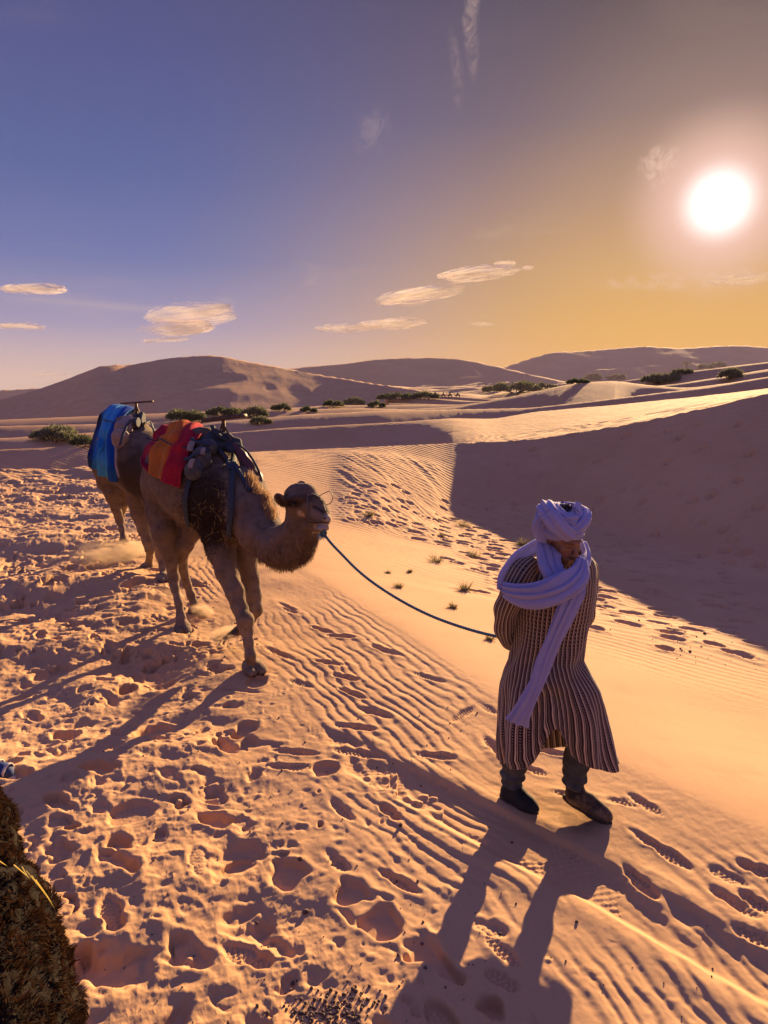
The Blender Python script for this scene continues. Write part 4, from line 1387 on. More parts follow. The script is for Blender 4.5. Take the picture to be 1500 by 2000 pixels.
V, F = lump(W(230, 880, 8.2), W(320, 790, 9.8), .012,
            [lambda fl: fl.chain([(W(250, 818, 9.05), .06), (W(262, 815, 9.0), .07), (W(278, 818, 8.95), .07), (W(292, 828, 8.9), .06), (W(302, 848, 8.85), .05)], k=.03),
             lambda fl: fl.chain([(W(258, 822, 8.85), .05), (W(275, 826, 8.72), .06), (W(290, 836, 8.68), .05)], k=.03)], crease)
mesh_obj('pad', V, F, M_GREY, sad2)
for pts, w_, o_ in (([(256, 815), (243, 834), (234, 856), (233, 885), (234, 908), (239, 930)], .035, .05), ([(262, 822), (258, 840), (250, 862), (246, 880)], .03, .12),
                    ([(285, 826), (296, 845), (303, 868)], .03, .06)):
    v, f, _ = b2.strap(pts, 8.9, w_, .010, o_)
    mesh_obj('strap', v, f, M_TAN if w_ == .035 else M_DARK, sad2)

# lead rope and halter
rp_px = [(633, 1043), (646, 1060), (665, 1080), (700, 1115), (740, 1146), (790, 1177), (840, 1202), (890, 1221), (940, 1236), (982, 1245), (1010, 1248)]
rp_y = np.interp([p[0] for p in rp_px], [630, 1010], [4.93, 3.80])
pts = catmull([W(a, b, c) for (a, b), c in zip(rp_px, rp_y)], 900)
v, f, u = tube(pts, .0095, 8, fold=lambda S, H: 1 + .16 * np.cos(2 * H + S * 620))
rope = mesh_obj('lead_rope', v, f, M_ROPE, uvs=u)
tag(rope, 'twisted blue rope sagging from the front camel muzzle to the man', 'rope')
knot = catmull([W(630, 1040, 4.94), W(632, 1036, 4.89), W(637, 1041, 4.90), W(631, 1047, 4.93), W(627, 1041, 4.92), W(633, 1039, 4.90), W(635, 1050, 4.92)], 90)
v, f, _ = tube(knot, .008, 8, fold=lambda S, H: 1 + .25 * np.cos(2 * H + S * 60))
mesh_obj('knot', v, f, M_ROPE, rope)
g = np.random.default_rng(31)
v, f = blades(np.tile(W(629, 1042, 4.92), (90, 1)) + g.normal(size=(90, 3)) * .008, np.array([-.3, -.2, -1.0]) + g.normal(size=(90, 3)) * .45, .05, .003, 6)
mesh_obj('frayed_end', v, f, mat('frayed_rope', (.14, .26, .36), .9, .2, 40), rope, smooth=False)
hal = []
hal.append(tube(catmull([b1.at(600, 966, 5.0, .006)[0], b1.at(611, 966, 5.0, .006)[0], W(622, 970, 4.97), W(636, 968, 4.99), W(648, 965, 5.02)], 30), .003, 6))
hal.append(tube(catmull([W(624, 968, 4.97), W(636, 962, 5.0), W(645, 960, 5.03), W(650, 972, 5.0), W(646, 982, 4.97), W(638, 986, 4.93)], 40), .003, 6))
hal.append(tube(catmull([W(623, 972, 4.955), b1.at(630, 982, 4.95, .006)[0], b1.at(634, 996, 4.93, .006)[0], W(640, 1004, 4.93)], 30), .003, 6))
hal.append(tube(catmull([b1.at(604, 978, 5.0, .006)[0], b1.at(603, 1000, 5.0, .006)[0], b1.at(604, 1018, 5.0, .006)[0], b1.at(618, 1020, 5.0, .006)[0], b1.at(630, 1017, 5.0, .006)[0]], 40), .003, 6))
v, f, _ = join([b1.strap([(601, 964), (602, 985), (603, 1002), (604, 1015)], 5.0, .010, .004, .008), b1.strap([(601, 967), (612, 967), (622, 972)], 5.0, .012, .005, .008), b1.strap([(604, 1015), (618, 1017), (630, 1016)], 5.0, .007, .004, .008)])
ho = mesh_obj('halter', v, f, mat('pale_cord', (.13, .11, .10), .8, .2, 40))
tag(ho, 'thin cord halter round the nose of the front camel', 'halter')
v, f, _ = join(hal[1:3])
mesh_obj('wire_loop', v, f, M_HOOF, ho)

# ------------------------------------------------------------------ the man
man_g = ground_pt(1075, 1590)
man = empty('person', (man_g[0], man_g[1], zat(*man_g)), 'person in striped robe and lilac turban, walking head down, leading the camels', 'person')

HF = unit(np.array([.42, -.82, -.27]))                         # where the face looks
HU = np.array([.02, 0, 1.0]); HU = unit(HU - HF * (HU @ HF))
HR = np.cross(HF, HU)
EYES = W(1122, 1067, 3.33)
HC = EYES - HF * .088 - HU * .004


def hp(r, u, f):
    return HC + HR * r + HU * u + HF * f


def P3(px, py, Y, r):
    return (W(px, py, Y), r)


toeL, heelL = ground_pt(1036, 1588), ground_pt(992, 1567)
toeR, heelR = ground_pt(1180, 1607), ground_pt(1118, 1585)
tL = np.array([*toeL, zat(*toeL) + .035]); hL = np.array([*heelL, zat(*heelL) + .045])
tR = np.array([*toeR, zat(*toeR) + .045]); hR = np.array([*heelR, zat(*heelR) + .090])
ankL = hL + (.02, -.01, .07); ankR = hR + (.0, 0, .07)
fl = Field((.25, 3.0, -.08), (1.50, 4.15, 1.92), .0062)
# trunk, leaning into the walk
fl.chain([P3(1080, 1290, 3.62, .135), P3(1080, 1240, 3.62, .125), P3(1084, 1180, 3.58, .135), P3(1090, 1135, 3.54, .125)], k=.06)
fl.chain([P3(1040, 1112, 3.49, .06), P3(1090, 1112, 3.53, .08), P3(1142, 1112, 3.60, .06)], k=.05)
fl.cap(W(1093, 1108, 3.52), hp(0, -.07, -.02), .055, .052, k=.03)
# arms folded to the small of the back
hand_c = W(1030, 1243, 3.86)
for sh, el, wr in ((W(1030, 1115, 3.49), W(986, 1198, 3.58), hand_c + (-.03, 0, .0)), (W(1148, 1112, 3.60), W(1146, 1200, 3.76), hand_c + (.09, .02, .01))):
    fl.chain([(sh, .052), ((sh + el) / 2, .046), (el, .040), ((el + wr) / 2, .038), (wr, .028)], k=.02)
for hc_, sg in ((hand_c, 1), (hand_c + (.06, .015, .01), -1)):
    fx = np.array([sg * .95, .1, -.1]); fx = unit(fx); fy = np.array([0, .2, 1.0]); fy = unit(fy - fx * (fy @ fx)); fz = np.cross(fx, fy)
    fl.ell(hc_, (.048, .040, .016), [fx, fy, fz], k=.012)
    for q, ln in zip((-.030, -.010, .010, .029), (.062, .074, .070, .055)):
        a = hc_ + fx * .040 + fy * q; b = a + fx * ln * .45 + fz * .014; c = b - fx * .004 + fz * .030 * ln / .07; d_ = c - fx * .022 + fz * .006
        fl.chain([(a, .0095), (b, .009), (c, .0085), (d_, .0078)], k=.006)
    a = hc_ + fy * .036 - fx * .02; fl.chain([(a, .012), (a + fy * .022 + fx * .022 + fz * .01, .0105), (a + fy * .020 + fx * .045 + fz * .026, .009)], k=.008)
# legs and feet
knL, knR = W(1014, 1430, 3.57), W(1138, 1432, 3.55)
fl.chain([P3(1055, 1300, 3.62, .095), (knL, .066), ((knL * .45 + ankL * .55) + (0, .02, 0), .055), (ankL, .040)], k=.04)
fl.chain([P3(1105, 1300, 3.62, .095), (knR, .066), ((knR * .45 + ankR * .55) + (0, .02, 0), .055), (ankR, .040)], k=.04)
for a, t, h in ((ankL, tL, hL), (ankR, tR, hR)):
    fl.chain([(a, .040), (h, .038), ((h + t) / 2 + (0, 0, .005), .036), (t, .026)], k=.02)
# head
AX = [HR, HU, HF]
fl.ell(hp(0, .030, -.012), (.074, .100, .094), AX, k=.02)
fl.ell(hp(0, -.030, .030), (.060, .080, .062), AX, k=.02)
for q in (-1, 1):
    fl.cap(hp(q * .052, -.055, .0), hp(q * .012, -.094, .062), .022, .019, k=.02)
    fl.ell(hp(q * .043, -.020, .060), (.018, .014, .020), AX, k=.018)
    fl.cap(hp(q * .010, .020, .088), hp(q * .046, .019, .070), .0105, .009, k=.012)
fl.ell(hp(0, -.098, .068), (.022, .016, .018), AX, k=.014)
for q in (-1, 1):
    fl.ell(hp(q * .031, .002, .098), (.017, .011, .016), AX, k=.012, cut=True)
    fl.ell(hp(q * .031, -.001, .072), (.014, .011, .013), AX, k=.006)
fl.cap(hp(0, .012, .088), hp(0, -.034, .116), .008, .0125, k=.010)
for q in (-1, 1):
    fl.ell(hp(q * .012, -.040, .103), (.009, .008, .011), AX, k=.006)
fl.cap(hp(-.018, -.0665, .088), hp(.018, -.0665, .088), .0075, .0075, k=.008)
fl.cap(hp(-.014, -.077, .087), hp(.014, -.077, .087), .0078, .0078, k=.006)
for q in (-1, 1):
    fl.ell(hp(q * .076, -.008, -.012), (.010, .032, .019), AX, k=.006)
V, F = fl.mesh()
q_ = (V - HC) @ np.array(AX).T
skin = np.array([.24, .105, .060])
tone = np.tile(skin, (len(V), 1)) * (.88 + .25 * sn(V, 30, 2))[:, None]
hd = (np.linalg.norm(q_, axis=1) < .17)
beard = sstep(-q_[:, 1], .052, .080) * (1 - np.exp(-((q_[:, 1] + .071) / .011) ** 2 - (q_[:, 0] / .020) ** 2) * (q_[:, 2] > .07))
beard = np.maximum(beard, np.exp(-((q_[:, 1] + .055) / .005) ** 2) * (np.abs(q_[:, 0]) < .026) * (q_[:, 2] > .07) * .9)
beard = np.maximum(beard, sstep(np.abs(q_[:, 0]), .055, .066) * sstep(-q_[:, 1], -.02, .02) * .8)
brow = np.exp(-((q_[:, 1] - .020) / .0055) ** 2) * (np.abs(q_[:, 0]) > .010) * (np.abs(q_[:, 0]) < .050) * (q_[:, 2] > .05)
lid = np.exp(-((q_[:, 1] + .004) / .0035) ** 2) * np.exp(-((np.abs(q_[:, 0]) - .031) / .014) ** 4) * (q_[:, 2] > .05)
lips = np.exp(-((q_[:, 1] + .072) / .009) ** 2 - (q_[:, 0] / .020) ** 4) * (q_[:, 2] > .07)
for w_, c_ in ((beard * .72, (.02, .012, .010)), (brow * .9, (.015, .010, .008)), (lid * .9, (.012, .008, .008)), (lips * .6 * (1 - beard), (.20, .06, .05))):
    w_ = (w_ * hd)[:, None]
    tone = tone * (1 - w_) + np.array(c_) * w_
M_SKIN = bpy.data.materials.new('skin'); M_SKIN.use_nodes = True
t = NT(M_SKIN.node_tree)
at = t.n('ShaderNodeAttribute'); at.attribute_name = 'tone'
bs = t.n('ShaderNodeBsdfPrincipled')
t.t.links.new(at.outputs['Color'], bs.inputs['Base Color'])
bs.inputs['Roughness'].default_value = .48
bs.inputs['Subsurface Weight'].default_value = .08
bs.inputs['Subsurface Radius'].default_value = (.01, .004, .002)
t.t.links.new(t.bump(t.noise(t.n('ShaderNodeTexCoord').outputs['Object'], 260, 3, .6), .15, .001), bs.inputs['Normal'])
t.t.links.new(bs.outputs[0], t.n('ShaderNodeOutputMaterial').inputs[0])
mesh_obj('body', V, F, M_SKIN, man, attrs={'tone': tone})


def striped(name, N, vscale=1.0, lining=False):
    m = bpy.data.materials.new(name); m.use_nodes = True
    t = NT(m.node_tree)
    uv = t.n('ShaderNodeTexCoord').outputs['UV']
    sp = t.n('ShaderNodeSeparateXYZ'); t.t.links.new(uv, sp.inputs[0])
    wob_ = t.math('MULTIPLY', t.math('SUBTRACT', t.noise(uv, 6.0, 2, .5), .5), .012)
    x = t.math('MULTIPLY', t.math('ADD', sp.outputs[0], wob_), N)
    fx = t.math('FRACT', x)
    # one repeat: cream band, dark line, thin cream line, dark band with a cream zigzag dotted through it
    def band(a, b, s=.035):
        return t.math('MULTIPLY', t.smooth(fx, a - s, a + s), t.smooth(fx, b - s, b + s, 1.0, 0.0))
    y = t.math('FRACT', t.math('MULTIPLY', sp.outputs[1], 96.0 * vscale))
    dot = t.smooth(t.math('ABSOLUTE', t.math('SUBTRACT', y, t.math('ADD', .5, t.math('MULTIPLY', t.math('SUBTRACT', fx, .73), 1.2)))), .12, .26, 1.0, 0.0)
    cream = t.math('ADD', band(.08, .28), t.math('ADD', band(.40, .47), t.math('MULTIPLY', band(.60, .86), t.math('MULTIPLY', dot, .5))), clamp=True)
    c = t.mix(cream, (.022, .010, .018), (.66, .50, .40))
    c = t.mix(t.math('MULTIPLY', t.smooth(t.noise(uv, 30.0, 4, .7), .4, .8), .35), c, (.08, .05, .05))
    bs = t.n('ShaderNodeBsdfPrincipled'); t.t.links.new(c, bs.inputs['Base Color'])
    bs.inputs['Roughness'].default_value = .95; bs.inputs['Specular IOR Level'].default_value = .1
    bs.inputs['Sheen Weight'].default_value = .25
    t.t.links.new(t.bump(t.noise(uv, 200.0, 3, .6), .4, .003), bs.inputs['Normal'])
    tr = t.n('ShaderNodeBsdfTranslucent'); t.t.links.new(c, tr.inputs[0])
    mx = t.n('ShaderNodeMixShader'); mx.inputs[0].default_value = .22
    t.t.links.new(bs.outputs[0], mx.inputs[1]); t.t.links.new(tr.outputs[0], mx.inputs[2])
    t.t.links.new(mx.outputs[0], t.n('ShaderNodeOutputMaterial').inputs[0])
    return m


M_ROBE = striped('striped_wool', 58)
M_SLEEVE = striped('striped_wool_sleeve', 20)
rows = np.array([(1079, 1072, 1140, 3.52, .065), (1084, 1055, 1149, 3.53, .085), (1092, 1036, 1156, 3.54, .115), (1104, 1024, 1160, 3.55, .14), (1122, 1017, 1161, 3.55, .155), (1150, 1012, 1159, 3.55, .17),
                 (1200, 1006, 1150, 3.58, .18), (1250, 1004, 1139, 3.60, .185), (1285, 998, 1132, 3.60, .19), (1312, 988, 1146, 3.59, .21), (1345, 981, 1164, 3.58, .24), (1380, 979, 1176, 3.57, .265),
                 (1415, 977, 1184, 3.56, .29), (1450, 975, 1191, 3.55, .305), (1475, 974, 1197, 3.55, .31), (1494, 976, 1201, 3.55, .312)], float)
nr = 150; seg = 420
rw = np.array([np.interp(np.linspace(0, len(rows) - 1, 400), range(len(rows)), rows[:, k]) for k in range(5)]).T
for _ in range(6): rw[1:-1] = (rw[:-2] + 2 * rw[1:-1] + rw[2:]) / 4
rw = np.array([np.interp(np.linspace(0, 399, nr), range(400), rw[:, k]) for k in range(5)]).T
th = np.linspace(0, 2 * np.pi, seg, endpoint=False)
VR = np.zeros((nr, seg, 3)); UV = np.zeros((nr, seg, 2))
for i, (py, L, R, Yc, b) in enumerate(rw):
    pl_, pr_ = W(L, py, Yc), W(R, py, Yc)
    c = (pl_ + pr_) / 2; a = (pr_[0] - pl_[0]) / 2; b = b * (1 - .28 * sstep(py, 1300, 1440))
    zs_ = c[2]; zf_ = W((L + R) / 2, py, Yc - b)[2]; zb_ = W((L + R) / 2, py - 32, Yc + b)[2]
    s = i / (nr - 1)
    low = sstep(py, 1290, 1480); mid = np.exp(-((py - 1275) / 45) ** 2)
    ct, st_ = np.cos(th), np.sin(th)
    ex = 2.4 if py < 1200 else 2.2
    rr = 1 / (np.abs(ct) ** ex + np.abs(st_) ** ex) ** (1 / ex)
    f = .075 * low * np.sin(7 * th + 1.6 * np.sin(3 * th) + .9 * s) + .045 * low * np.sin(11 * th + 1.2 * np.sin(2 * th + 1) + 4 * s) + .014 * np.sin(19 * th + 9 * s + 2 * np.sin(4 * th)) * (.3 + low)
    f += .055 * mid * np.sin(7 * th + 22 * s + 2 * np.sin(2 * th)) + .025 * np.sin(26 * s + 5 * th) * sstep(py, 1110, 1160) * (1 - low) + .035 * (fbm(th * 2.2 + 3, np.full_like(th, s * 9), 3, 3) - .5)
    f += .05 * (vnoise(np.cos(th) * 2 + 5 + s * 2, np.sin(th) * 2 + 5 + s * 5, 4) - .5)
    # knees and shins push the front cloth out, the slack between them falls back
    fr = np.exp(-((th - np.radians(292)) / .28) ** 2) * np.exp(-((py - 1425) / 70) ** 2)
    f += .16 * fr + .12 * np.exp(-((th - np.radians(222)) / .28) ** 2) * np.exp(-((py - 1430) / 80) ** 2) - .16 * np.exp(-((th - np.radians(255)) / .22) ** 2) * low
    x = c[0] + a * ct * rr * (1 + f * .75); y = c[1] + b * st_ * rr * (1 + f)
    z = zs_ + ((zf_ - zs_) * np.maximum(-st_, 0) + (zb_ - zs_) * np.maximum(st_, 0) * low) * sstep(py, 1150, 1420)
    # hem: lifted between the shins in front, a little dip over the right knee side
    z += low * (.19 * np.exp(-((th - np.radians(255)) / .24) ** 2) - .015 * np.sin(5 * th) + .02 * np.exp(-((th - np.radians(90)) / .9) ** 2) - .02 * np.exp(-((th - np.radians(318)) / .35) ** 2))
    # shoulders fall away from the neck
    VR[i] = np.stack([x, y, z], -1)
    tw = .05 * s + .03 * np.sin(3 * th) * mid
    UV[i, :, 0] = th / (2 * np.pi) + 0 * tw; UV[i, :, 1] = s
# seam column so the uv does not wrap
VR = np.concatenate([VR, VR[:, :1]], 1); UV = np.concatenate([UV, UV[:, :1] + (1, 0)], 1)
v, f, _ = slab(VR, .010)
uv2 = np.vstack([UV.reshape(-1, 2), UV.reshape(-1, 2)])
robe = mesh_obj('robe', v, f, M_ROBE, man, uvs=uv2)


def sleeve(pts, rad, seed, name='sleeve', n=90, seg=72):
    p = catmull(np.array(pts), n); r = np.interp(np.linspace(0, 1, n), np.linspace(0, 1, len(rad)), rad)
    fold = lambda S, H: 1 + .07 * np.sin(S * 34 + 2 * np.sin(H + seed)) * sstep(S, .25, .5) + .05 * np.sin(5 * H + 6 * S) + .10 * (vnoise(S * 9 + seed, H * 1.2, 2) - .5)
    v, f, u = tube(p, r, seg, .95, (1, 0, 0), fold, False)
    v = np.vstack([v, ]); F_ = f[0]
    # hem the open end with a thin inner wall
    uu = u.copy(); uu[:, 1] *= .8
    return mesh_obj(name, v, [F_], M_SLEEVE, robe, uvs=uu)


s1 = sleeve([W(1040, 1100, 3.50), W(1020, 1120, 3.46), W(1000, 1160, 3.46), W(987, 1200, 3.53), W(990, 1235, 3.64), W(1010, 1255, 3.74), W(1040, 1258, 3.80)], [.050, .066, .062, .058, .060, .056, .046], 1)
s2 = sleeve([W(1132, 1098, 3.58), W(1146, 1118, 3.60), W(1147, 1160, 3.67), W(1141, 1205, 3.76), W(1120, 1235, 3.83), W(1085, 1245, 3.86)], [.045, .055, .052, .048, .046, .042], 2)
for s_ in (s1, s2):
    sm = s_.modifiers.new('cloth_thickness', 'SOLIDIFY'); sm.thickness = .006; sm.offset = 0

# cloth of turban and scarf
M_LILAC = mat('lilac_cotton', (.37, .36, .66), .9, .06, 12, .35, 220, .0015, sheen=.3, col2=(.31, .28, .50), transl=.28)


def swath(pts, wid, depth, up, seed, nf=7, n=110, seg=84, twist=0.0):
    """a gathered length of cloth: pts (px, py, Y), half widths in photo pixels"""
    P = catmull(np.array([W(*p) for p in pts]), n)
    w = np.interp(np.linspace(0, 1, n), np.linspace(0, 1, len(wid)), wid) / 385.0
    for _ in range(3): w[1:-1] = (w[:-2] + 2 * w[1:-1] + w[2:]) / 4
    T = unit(np.gradient(P, axis=0))
    def fold(S, H):
        k = np.abs(np.cos(H))
        ph = np.cos(H) * nf * 1.55 + 2.2 * vnoise(S * 4 + seed, np.cos(H) * 1.2 + 3, 1) + twist * S + .8 * np.sign(np.sin(H))
        return 1 + (.27 * np.sin(ph) + .12 * np.sin(2.3 * ph + 1 + 3 * S)) * (1 - k ** 6) + .16 * (vnoise(S * 7, np.cos(H) + seed, 3) - .5) + .10 * np.sin(S * 13 + seed) * np.cos(H)
    return tube(P, w, seg, depth, up, fold)


def scarf_part(pieces):
    return join(pieces)


inplane = lambda a, b: unit(np.cross(np.array([0, 1., 0]), W(b[0], b[1], b[2]) - W(a[0], a[1], a[2])))


def sw(pts, wid, depth, seed, nf=7, twist=0.0, n=110):
    return swath(pts, wid, depth, inplane(pts[0], pts[1]), seed, nf, n, 84, twist)


pieces = [
    sw([(1068, 1058, 3.42), (1070, 1082, 3.36), (1078, 1108, 3.31), (1092, 1130, 3.27), (1115, 1140, 3.26)], [17, 21, 22, 20, 16], .5, 1, 5),
    sw([(1072, 1124, 3.30), (1098, 1132, 3.26), (1120, 1126, 3.26), (1137, 1108, 3.31), (1145, 1086, 3.41), (1138, 1060, 3.50)], [10, 14, 16, 15, 11, 9], .6, 2, 4),
    sw([(1139, 1092, 3.32), (1132, 1118, 3.26), (1112, 1140, 3.22), (1082, 1157, 3.21), (1048, 1165, 3.24), (1014, 1163, 3.31), (990, 1156, 3.40), (980, 1148, 3.52), (986, 1136, 3.62)],
       [11, 19, 25, 26, 25, 22, 17, 14, 12], .34, 3, 7, 2.0, 160),
    sw([(984, 1152, 3.46), (988, 1122, 3.47), (1003, 1100, 3.48), (1025, 1082, 3.50), (1048, 1066, 3.52), (1066, 1058, 3.52)], [13, 14, 14, 13, 14, 12], .45, 4, 4, -1.0),
    sw([(1134, 1128, 3.27), (1124, 1158, 3.23), (1104, 1200, 3.21), (1082, 1245, 3.205), (1062, 1290, 3.20), (1048, 1335, 3.19), (1030, 1372, 3.19), (1014, 1398, 3.20), (1007, 1410, 3.21)],
       [11, 17, 18, 15, 16, 13, 15, 19, 23], .34, 5, 6, 3.5, 180),
]
v, f, u = join(pieces)
mesh_obj('scarf', v, f, M_LILAC, man, uvs=u)

# turban: a wound core and crossing swaths
TC = hp(-.005, .074, -.030)
fl = Field(TC - .30, TC + .30, .008)
fl.ell(TC, (.105, .062, .105), AX, k=.02)
fl.ell(hp(-.050, .040, -.060), (.080, .100, .09), AX, k=.04)
fl.displace(lambda P: .008 * np.sin(((P - TC) @ HU) * 190 + ((P - TC) @ HR) * 60 + 5 * sn(P, 6, 1)))
V, F = fl.mesh()
tparts = [(V, [F], np.zeros((len(V), 2)))]


def loop(c, e1, e2, r1, r2, rad, seed, flat=1.0, nf=5, a0=0, a1=2 * np.pi, lift=0.0):
    n = 120
    ph_ = np.linspace(a0, a1, n)
    e3 = np.cross(e1, e2)
    P = c + np.outer(np.cos(ph_) * r1, e1) + np.outer(np.sin(ph_) * r2, e2) + np.outer(np.sin(ph_ * 2 + seed) * lift, e3)
    full = abs(a1 - a0 - 2 * np.pi) < .01
    r = rad * (1 + .18 * np.sin(ph_ + seed))
    def fold(S, H):
        p_ = H * nf + 1.8 * vnoise(S * 5 + seed, np.cos(H) + 2, 2) + 1.2 * np.sin(2 * np.pi * S + seed)
        return 1 + .13 * np.sin(p_) + .05 * np.sin(2.7 * p_)
    return tube(P, r, 72, flat, e3, fold, True)


def tilt(r, u, f):
    return unit(HR * r + HU * u + HF * f)


n1 = tilt(.10, 1, .12)
e1 = unit(HR - n1 * (HR @ n1)); e2 = np.cross(n1, e1)
tparts.append(loop(hp(.0, .074, -.018), e1, e2, .080, .084, .025, 1, .85, 5, lift=.006))
n1 = tilt(-.42, 1, .25); e1 = unit(HR - n1 * (HR @ n1)); e2 = np.cross(n1, e1)
tparts.append(loop(hp(.014, .084, -.026), e1, e2, .110, .092, .037, 2, .9, 6, lift=.010))
n1 = tilt(.35, 1, .05); e1 = unit(HR - n1 * (HR @ n1)); e2 = np.cross(n1, e1)
tparts.append(loop(hp(-.008, .082, -.034), e1, e2, .108, .092, .035, 3.4, .9, 6, lift=.010))
n1 = tilt(-.75, .8, .2); e1 = unit(HR - n1 * (HR @ n1)); e2 = np.cross(n1, e1)
tparts.append(loop(hp(-.012, .090, -.034), e1, e2, .080, .074, .030, 5.0, .9, 5, lift=.008))
n1 = tilt(.2, 1, -.3); e1 = unit(HR - n1 * (HR @ n1)); e2 = np.cross(n1, e1)
tparts.append(loop(hp(.012, .100, -.030), e1, e2, .064, .058, .026, 6.1, .9, 5, lift=.008))
# left side swath falling from the crown over the ear to the nape
tparts.append(swath([(1100, 1006, 3.38), (1076, 1010, 3.38), (1062, 1026, 3.38), (1061, 1046, 3.39), (1070, 1062, 3.40)], [10, 18, 19, 17, 10], .55, (0, 0, 1), 7, 5, 110, 84))
# loose end standing up at the top
tparts.append(swath([(1122, 1008, 3.38), (1124, 997, 3.38), (1128, 988, 3.39), (1130, 983, 3.40)], [11, 9, 6, 7], .5, (1, 0, 0), 9, 3, 40, 48))
v, f, u = join(tparts)
mesh_obj('turban', v, f, M_LILAC, man, uvs=u)
g = np.random.default_rng(41)
hp_ = W(1108, 998, 3.42) + g.normal(size=(700, 3)) * (.022, .02, .010)
v, f = blades(hp_, np.array([-.1, 0, 1.0]) + g.normal(size=(700, 3)) * .7, .03, .003, 7)
mesh_obj('hair', v, f, mat('dark_hair', (.03, .018, .012), .7, .1, 30), man, smooth=False)

# eyes behind the lowered lids
for q in (-1, 1):
    c = hp(q * .031, -.0055, .0765)
    v, f, _ = tube([c - HF * .006, c, c + HF * .006], [.006, .0088, .006], 12)
    mesh_obj('eye', v, f, M_EYE, man)

# trousers
M_JEANS = mat('faded_jeans', (.045, .050, .066), .9, .25, 22, .5, 300, .002, col2=(.09, .095, .12))
fl = Field((.30, 3.05, -.05), (1.45, 4.0, .95), .0075)
for hip, kn, an in ((W(1052, 1325, 3.60), knL, ankL), (W(1100, 1325, 3.60), knR, ankR)):
    md = kn * .45 + an * .55 + (0, .015, 0)
    fl.chain([(hip, .095), (kn, .075), (md, .070), (an + (0, 0, .06), .060), (an + (0, 0, .01), .058)], k=.03)
fl.displace(lambda P: .006 * np.sin(P[:, 2] * 105 + 9 * sn(P, 9, 2) + P[:, 0] * 30) * (1 - sstep(P[:, 2], .14, .34)) * (.4 + 1.2 * sn(P, 12, 5)) + (sn(P, 24, 3) - .5) * .016)
V, F = fl.mesh()
mesh_obj('trousers', V, F, M_JEANS, man)

# shoes
M_SHOE = mat('black_suede', (.014, .014, .018), .85, .2, 24, .3, 160, .0015, col2=(.03, .028, .03))
M_SHOE2 = mat('dusty_suede', (.030, .025, .023), .92, .35, 18, .3, 160, .0015, col2=(.20, .13, .085))
M_SOLE = mat('rubber_sole', (.05, .042, .04), .8, .2, 40)
for nm, a, t_, h_, m_, lab in (('shoe', ankL, tL, hL, M_SHOE, None), ('shoe', ankR, tR, hR, M_SHOE2, 'black shoe dusted with sand')):
    d = t_ - h_; L_ = np.linalg.norm(d); fx = d / L_; up_ = unit(np.array([0, 0, 1.]) - fx * fx[2]); sd = np.cross(up_, fx)
    fl = Field(np.minimum(a, np.minimum(t_, h_)) - .16, np.maximum(a, np.maximum(t_, h_)) + .16, .0055)
    fl.cap(a + (0, 0, .015), h_ + fx * .02, .050, .046, k=.03)
    fl.chain([(h_ + up_ * .004, .045), (h_ + d * .45 + up_ * .012, .046), (h_ + d * .85 + up_ * .0, .040), (h_ + d * 1.04 - up_ * .004, .032)], k=.025)
    fl.ell(h_ + d * .78 - up_ * .012, (.085, .050, .030), [fx, sd, up_], k=.02)
    fl.displace(lambda P: (sn(P, 30, 2) - .5) * .005)
    V, F = fl.mesh()
    so = mesh_obj(nm, V, F, m_, man)
    if lab: so['label'] = lab
    n_ = 48; ang_ = np.linspace(0, 2 * np.pi, n_, endpoint=False)
    ln = np.cos(ang_); wdt = .047 * (1 - .18 * np.exp(-((ln + .1) / .3) ** 2)) + .006 * (ln > 0) * np.sin(ang_) ** 2
    cc = h_ + d * .5 - up_ * .034
    ring = cc + np.outer(ln * (L_ / 2 + .052), fx) + np.outer(np.sin(ang_) * wdt, sd)
    Vs = np.vstack([ring - up_ * .010, ring + up_ * .006, [cc - up_ * .010], [cc + up_ * .006]])
    i_ = np.arange(n_); j_ = (i_ + 1) % n_
    mesh_obj('sole', Vs, [np.stack([i_, j_, j_ + n_, i_ + n_], -1), np.vstack([np.stack([j_, i_, np.full(n_, 2 * n_)], -1), np.stack([i_ + n_, j_ + n_, np.full(n_, 2 * n_ + 1)], -1)])], M_SOLE, so)

# ------------------------------------------------------------------ shrubs, tufts, trees
def leaf_mat(name, c1, c2):
    m = bpy.data.materials.new(name); m.use_nodes = True
    t = NT(m.node_tree)
    pos = t.n('ShaderNodeNewGeometry').outputs['Position']
    f = t.noise(pos, 2.5, 3, .7)
    c = t.mix(t.smooth(f, .35, .65), c1, c2)
    bs = t.n('ShaderNodeBsdfPrincipled'); t.t.links.new(c, bs.inputs['Base Color']); bs.inputs['Roughness'].default_value = .7
    bs.inputs['Specular IOR Level'].default_value = .2
    tr = t.n('ShaderNodeBsdfTranslucent'); t.t.links.new(c, tr.inputs[0])
    mx = t.n('ShaderNodeMixShader'); mx.inputs[0].default_value = .35
    t.t.links.new(bs.outputs[0], mx.inputs[1]); t.t.links.new(tr.outputs[0], mx.inputs[2])
    t.t.links.new(mx.outputs[0], t.n('ShaderNodeOutputMaterial').inputs[0])
    return m


M_LEAF = leaf_mat('shrub_leaf', (.070, .090, .042), (.135, .145, .075))
M_LEAF2 = leaf_mat('pale_hazed_leaf', (.12, .13, .075), (.20, .20, .12))  # paler foliage; on the far right bushes it paints in the haze
M_BARK = mat('bark', (.09, .06, .045), .9, .3, 20)
M_DRY = leaf_mat('dry_grass', (.15, .135, .06), (.26, .20, .10))


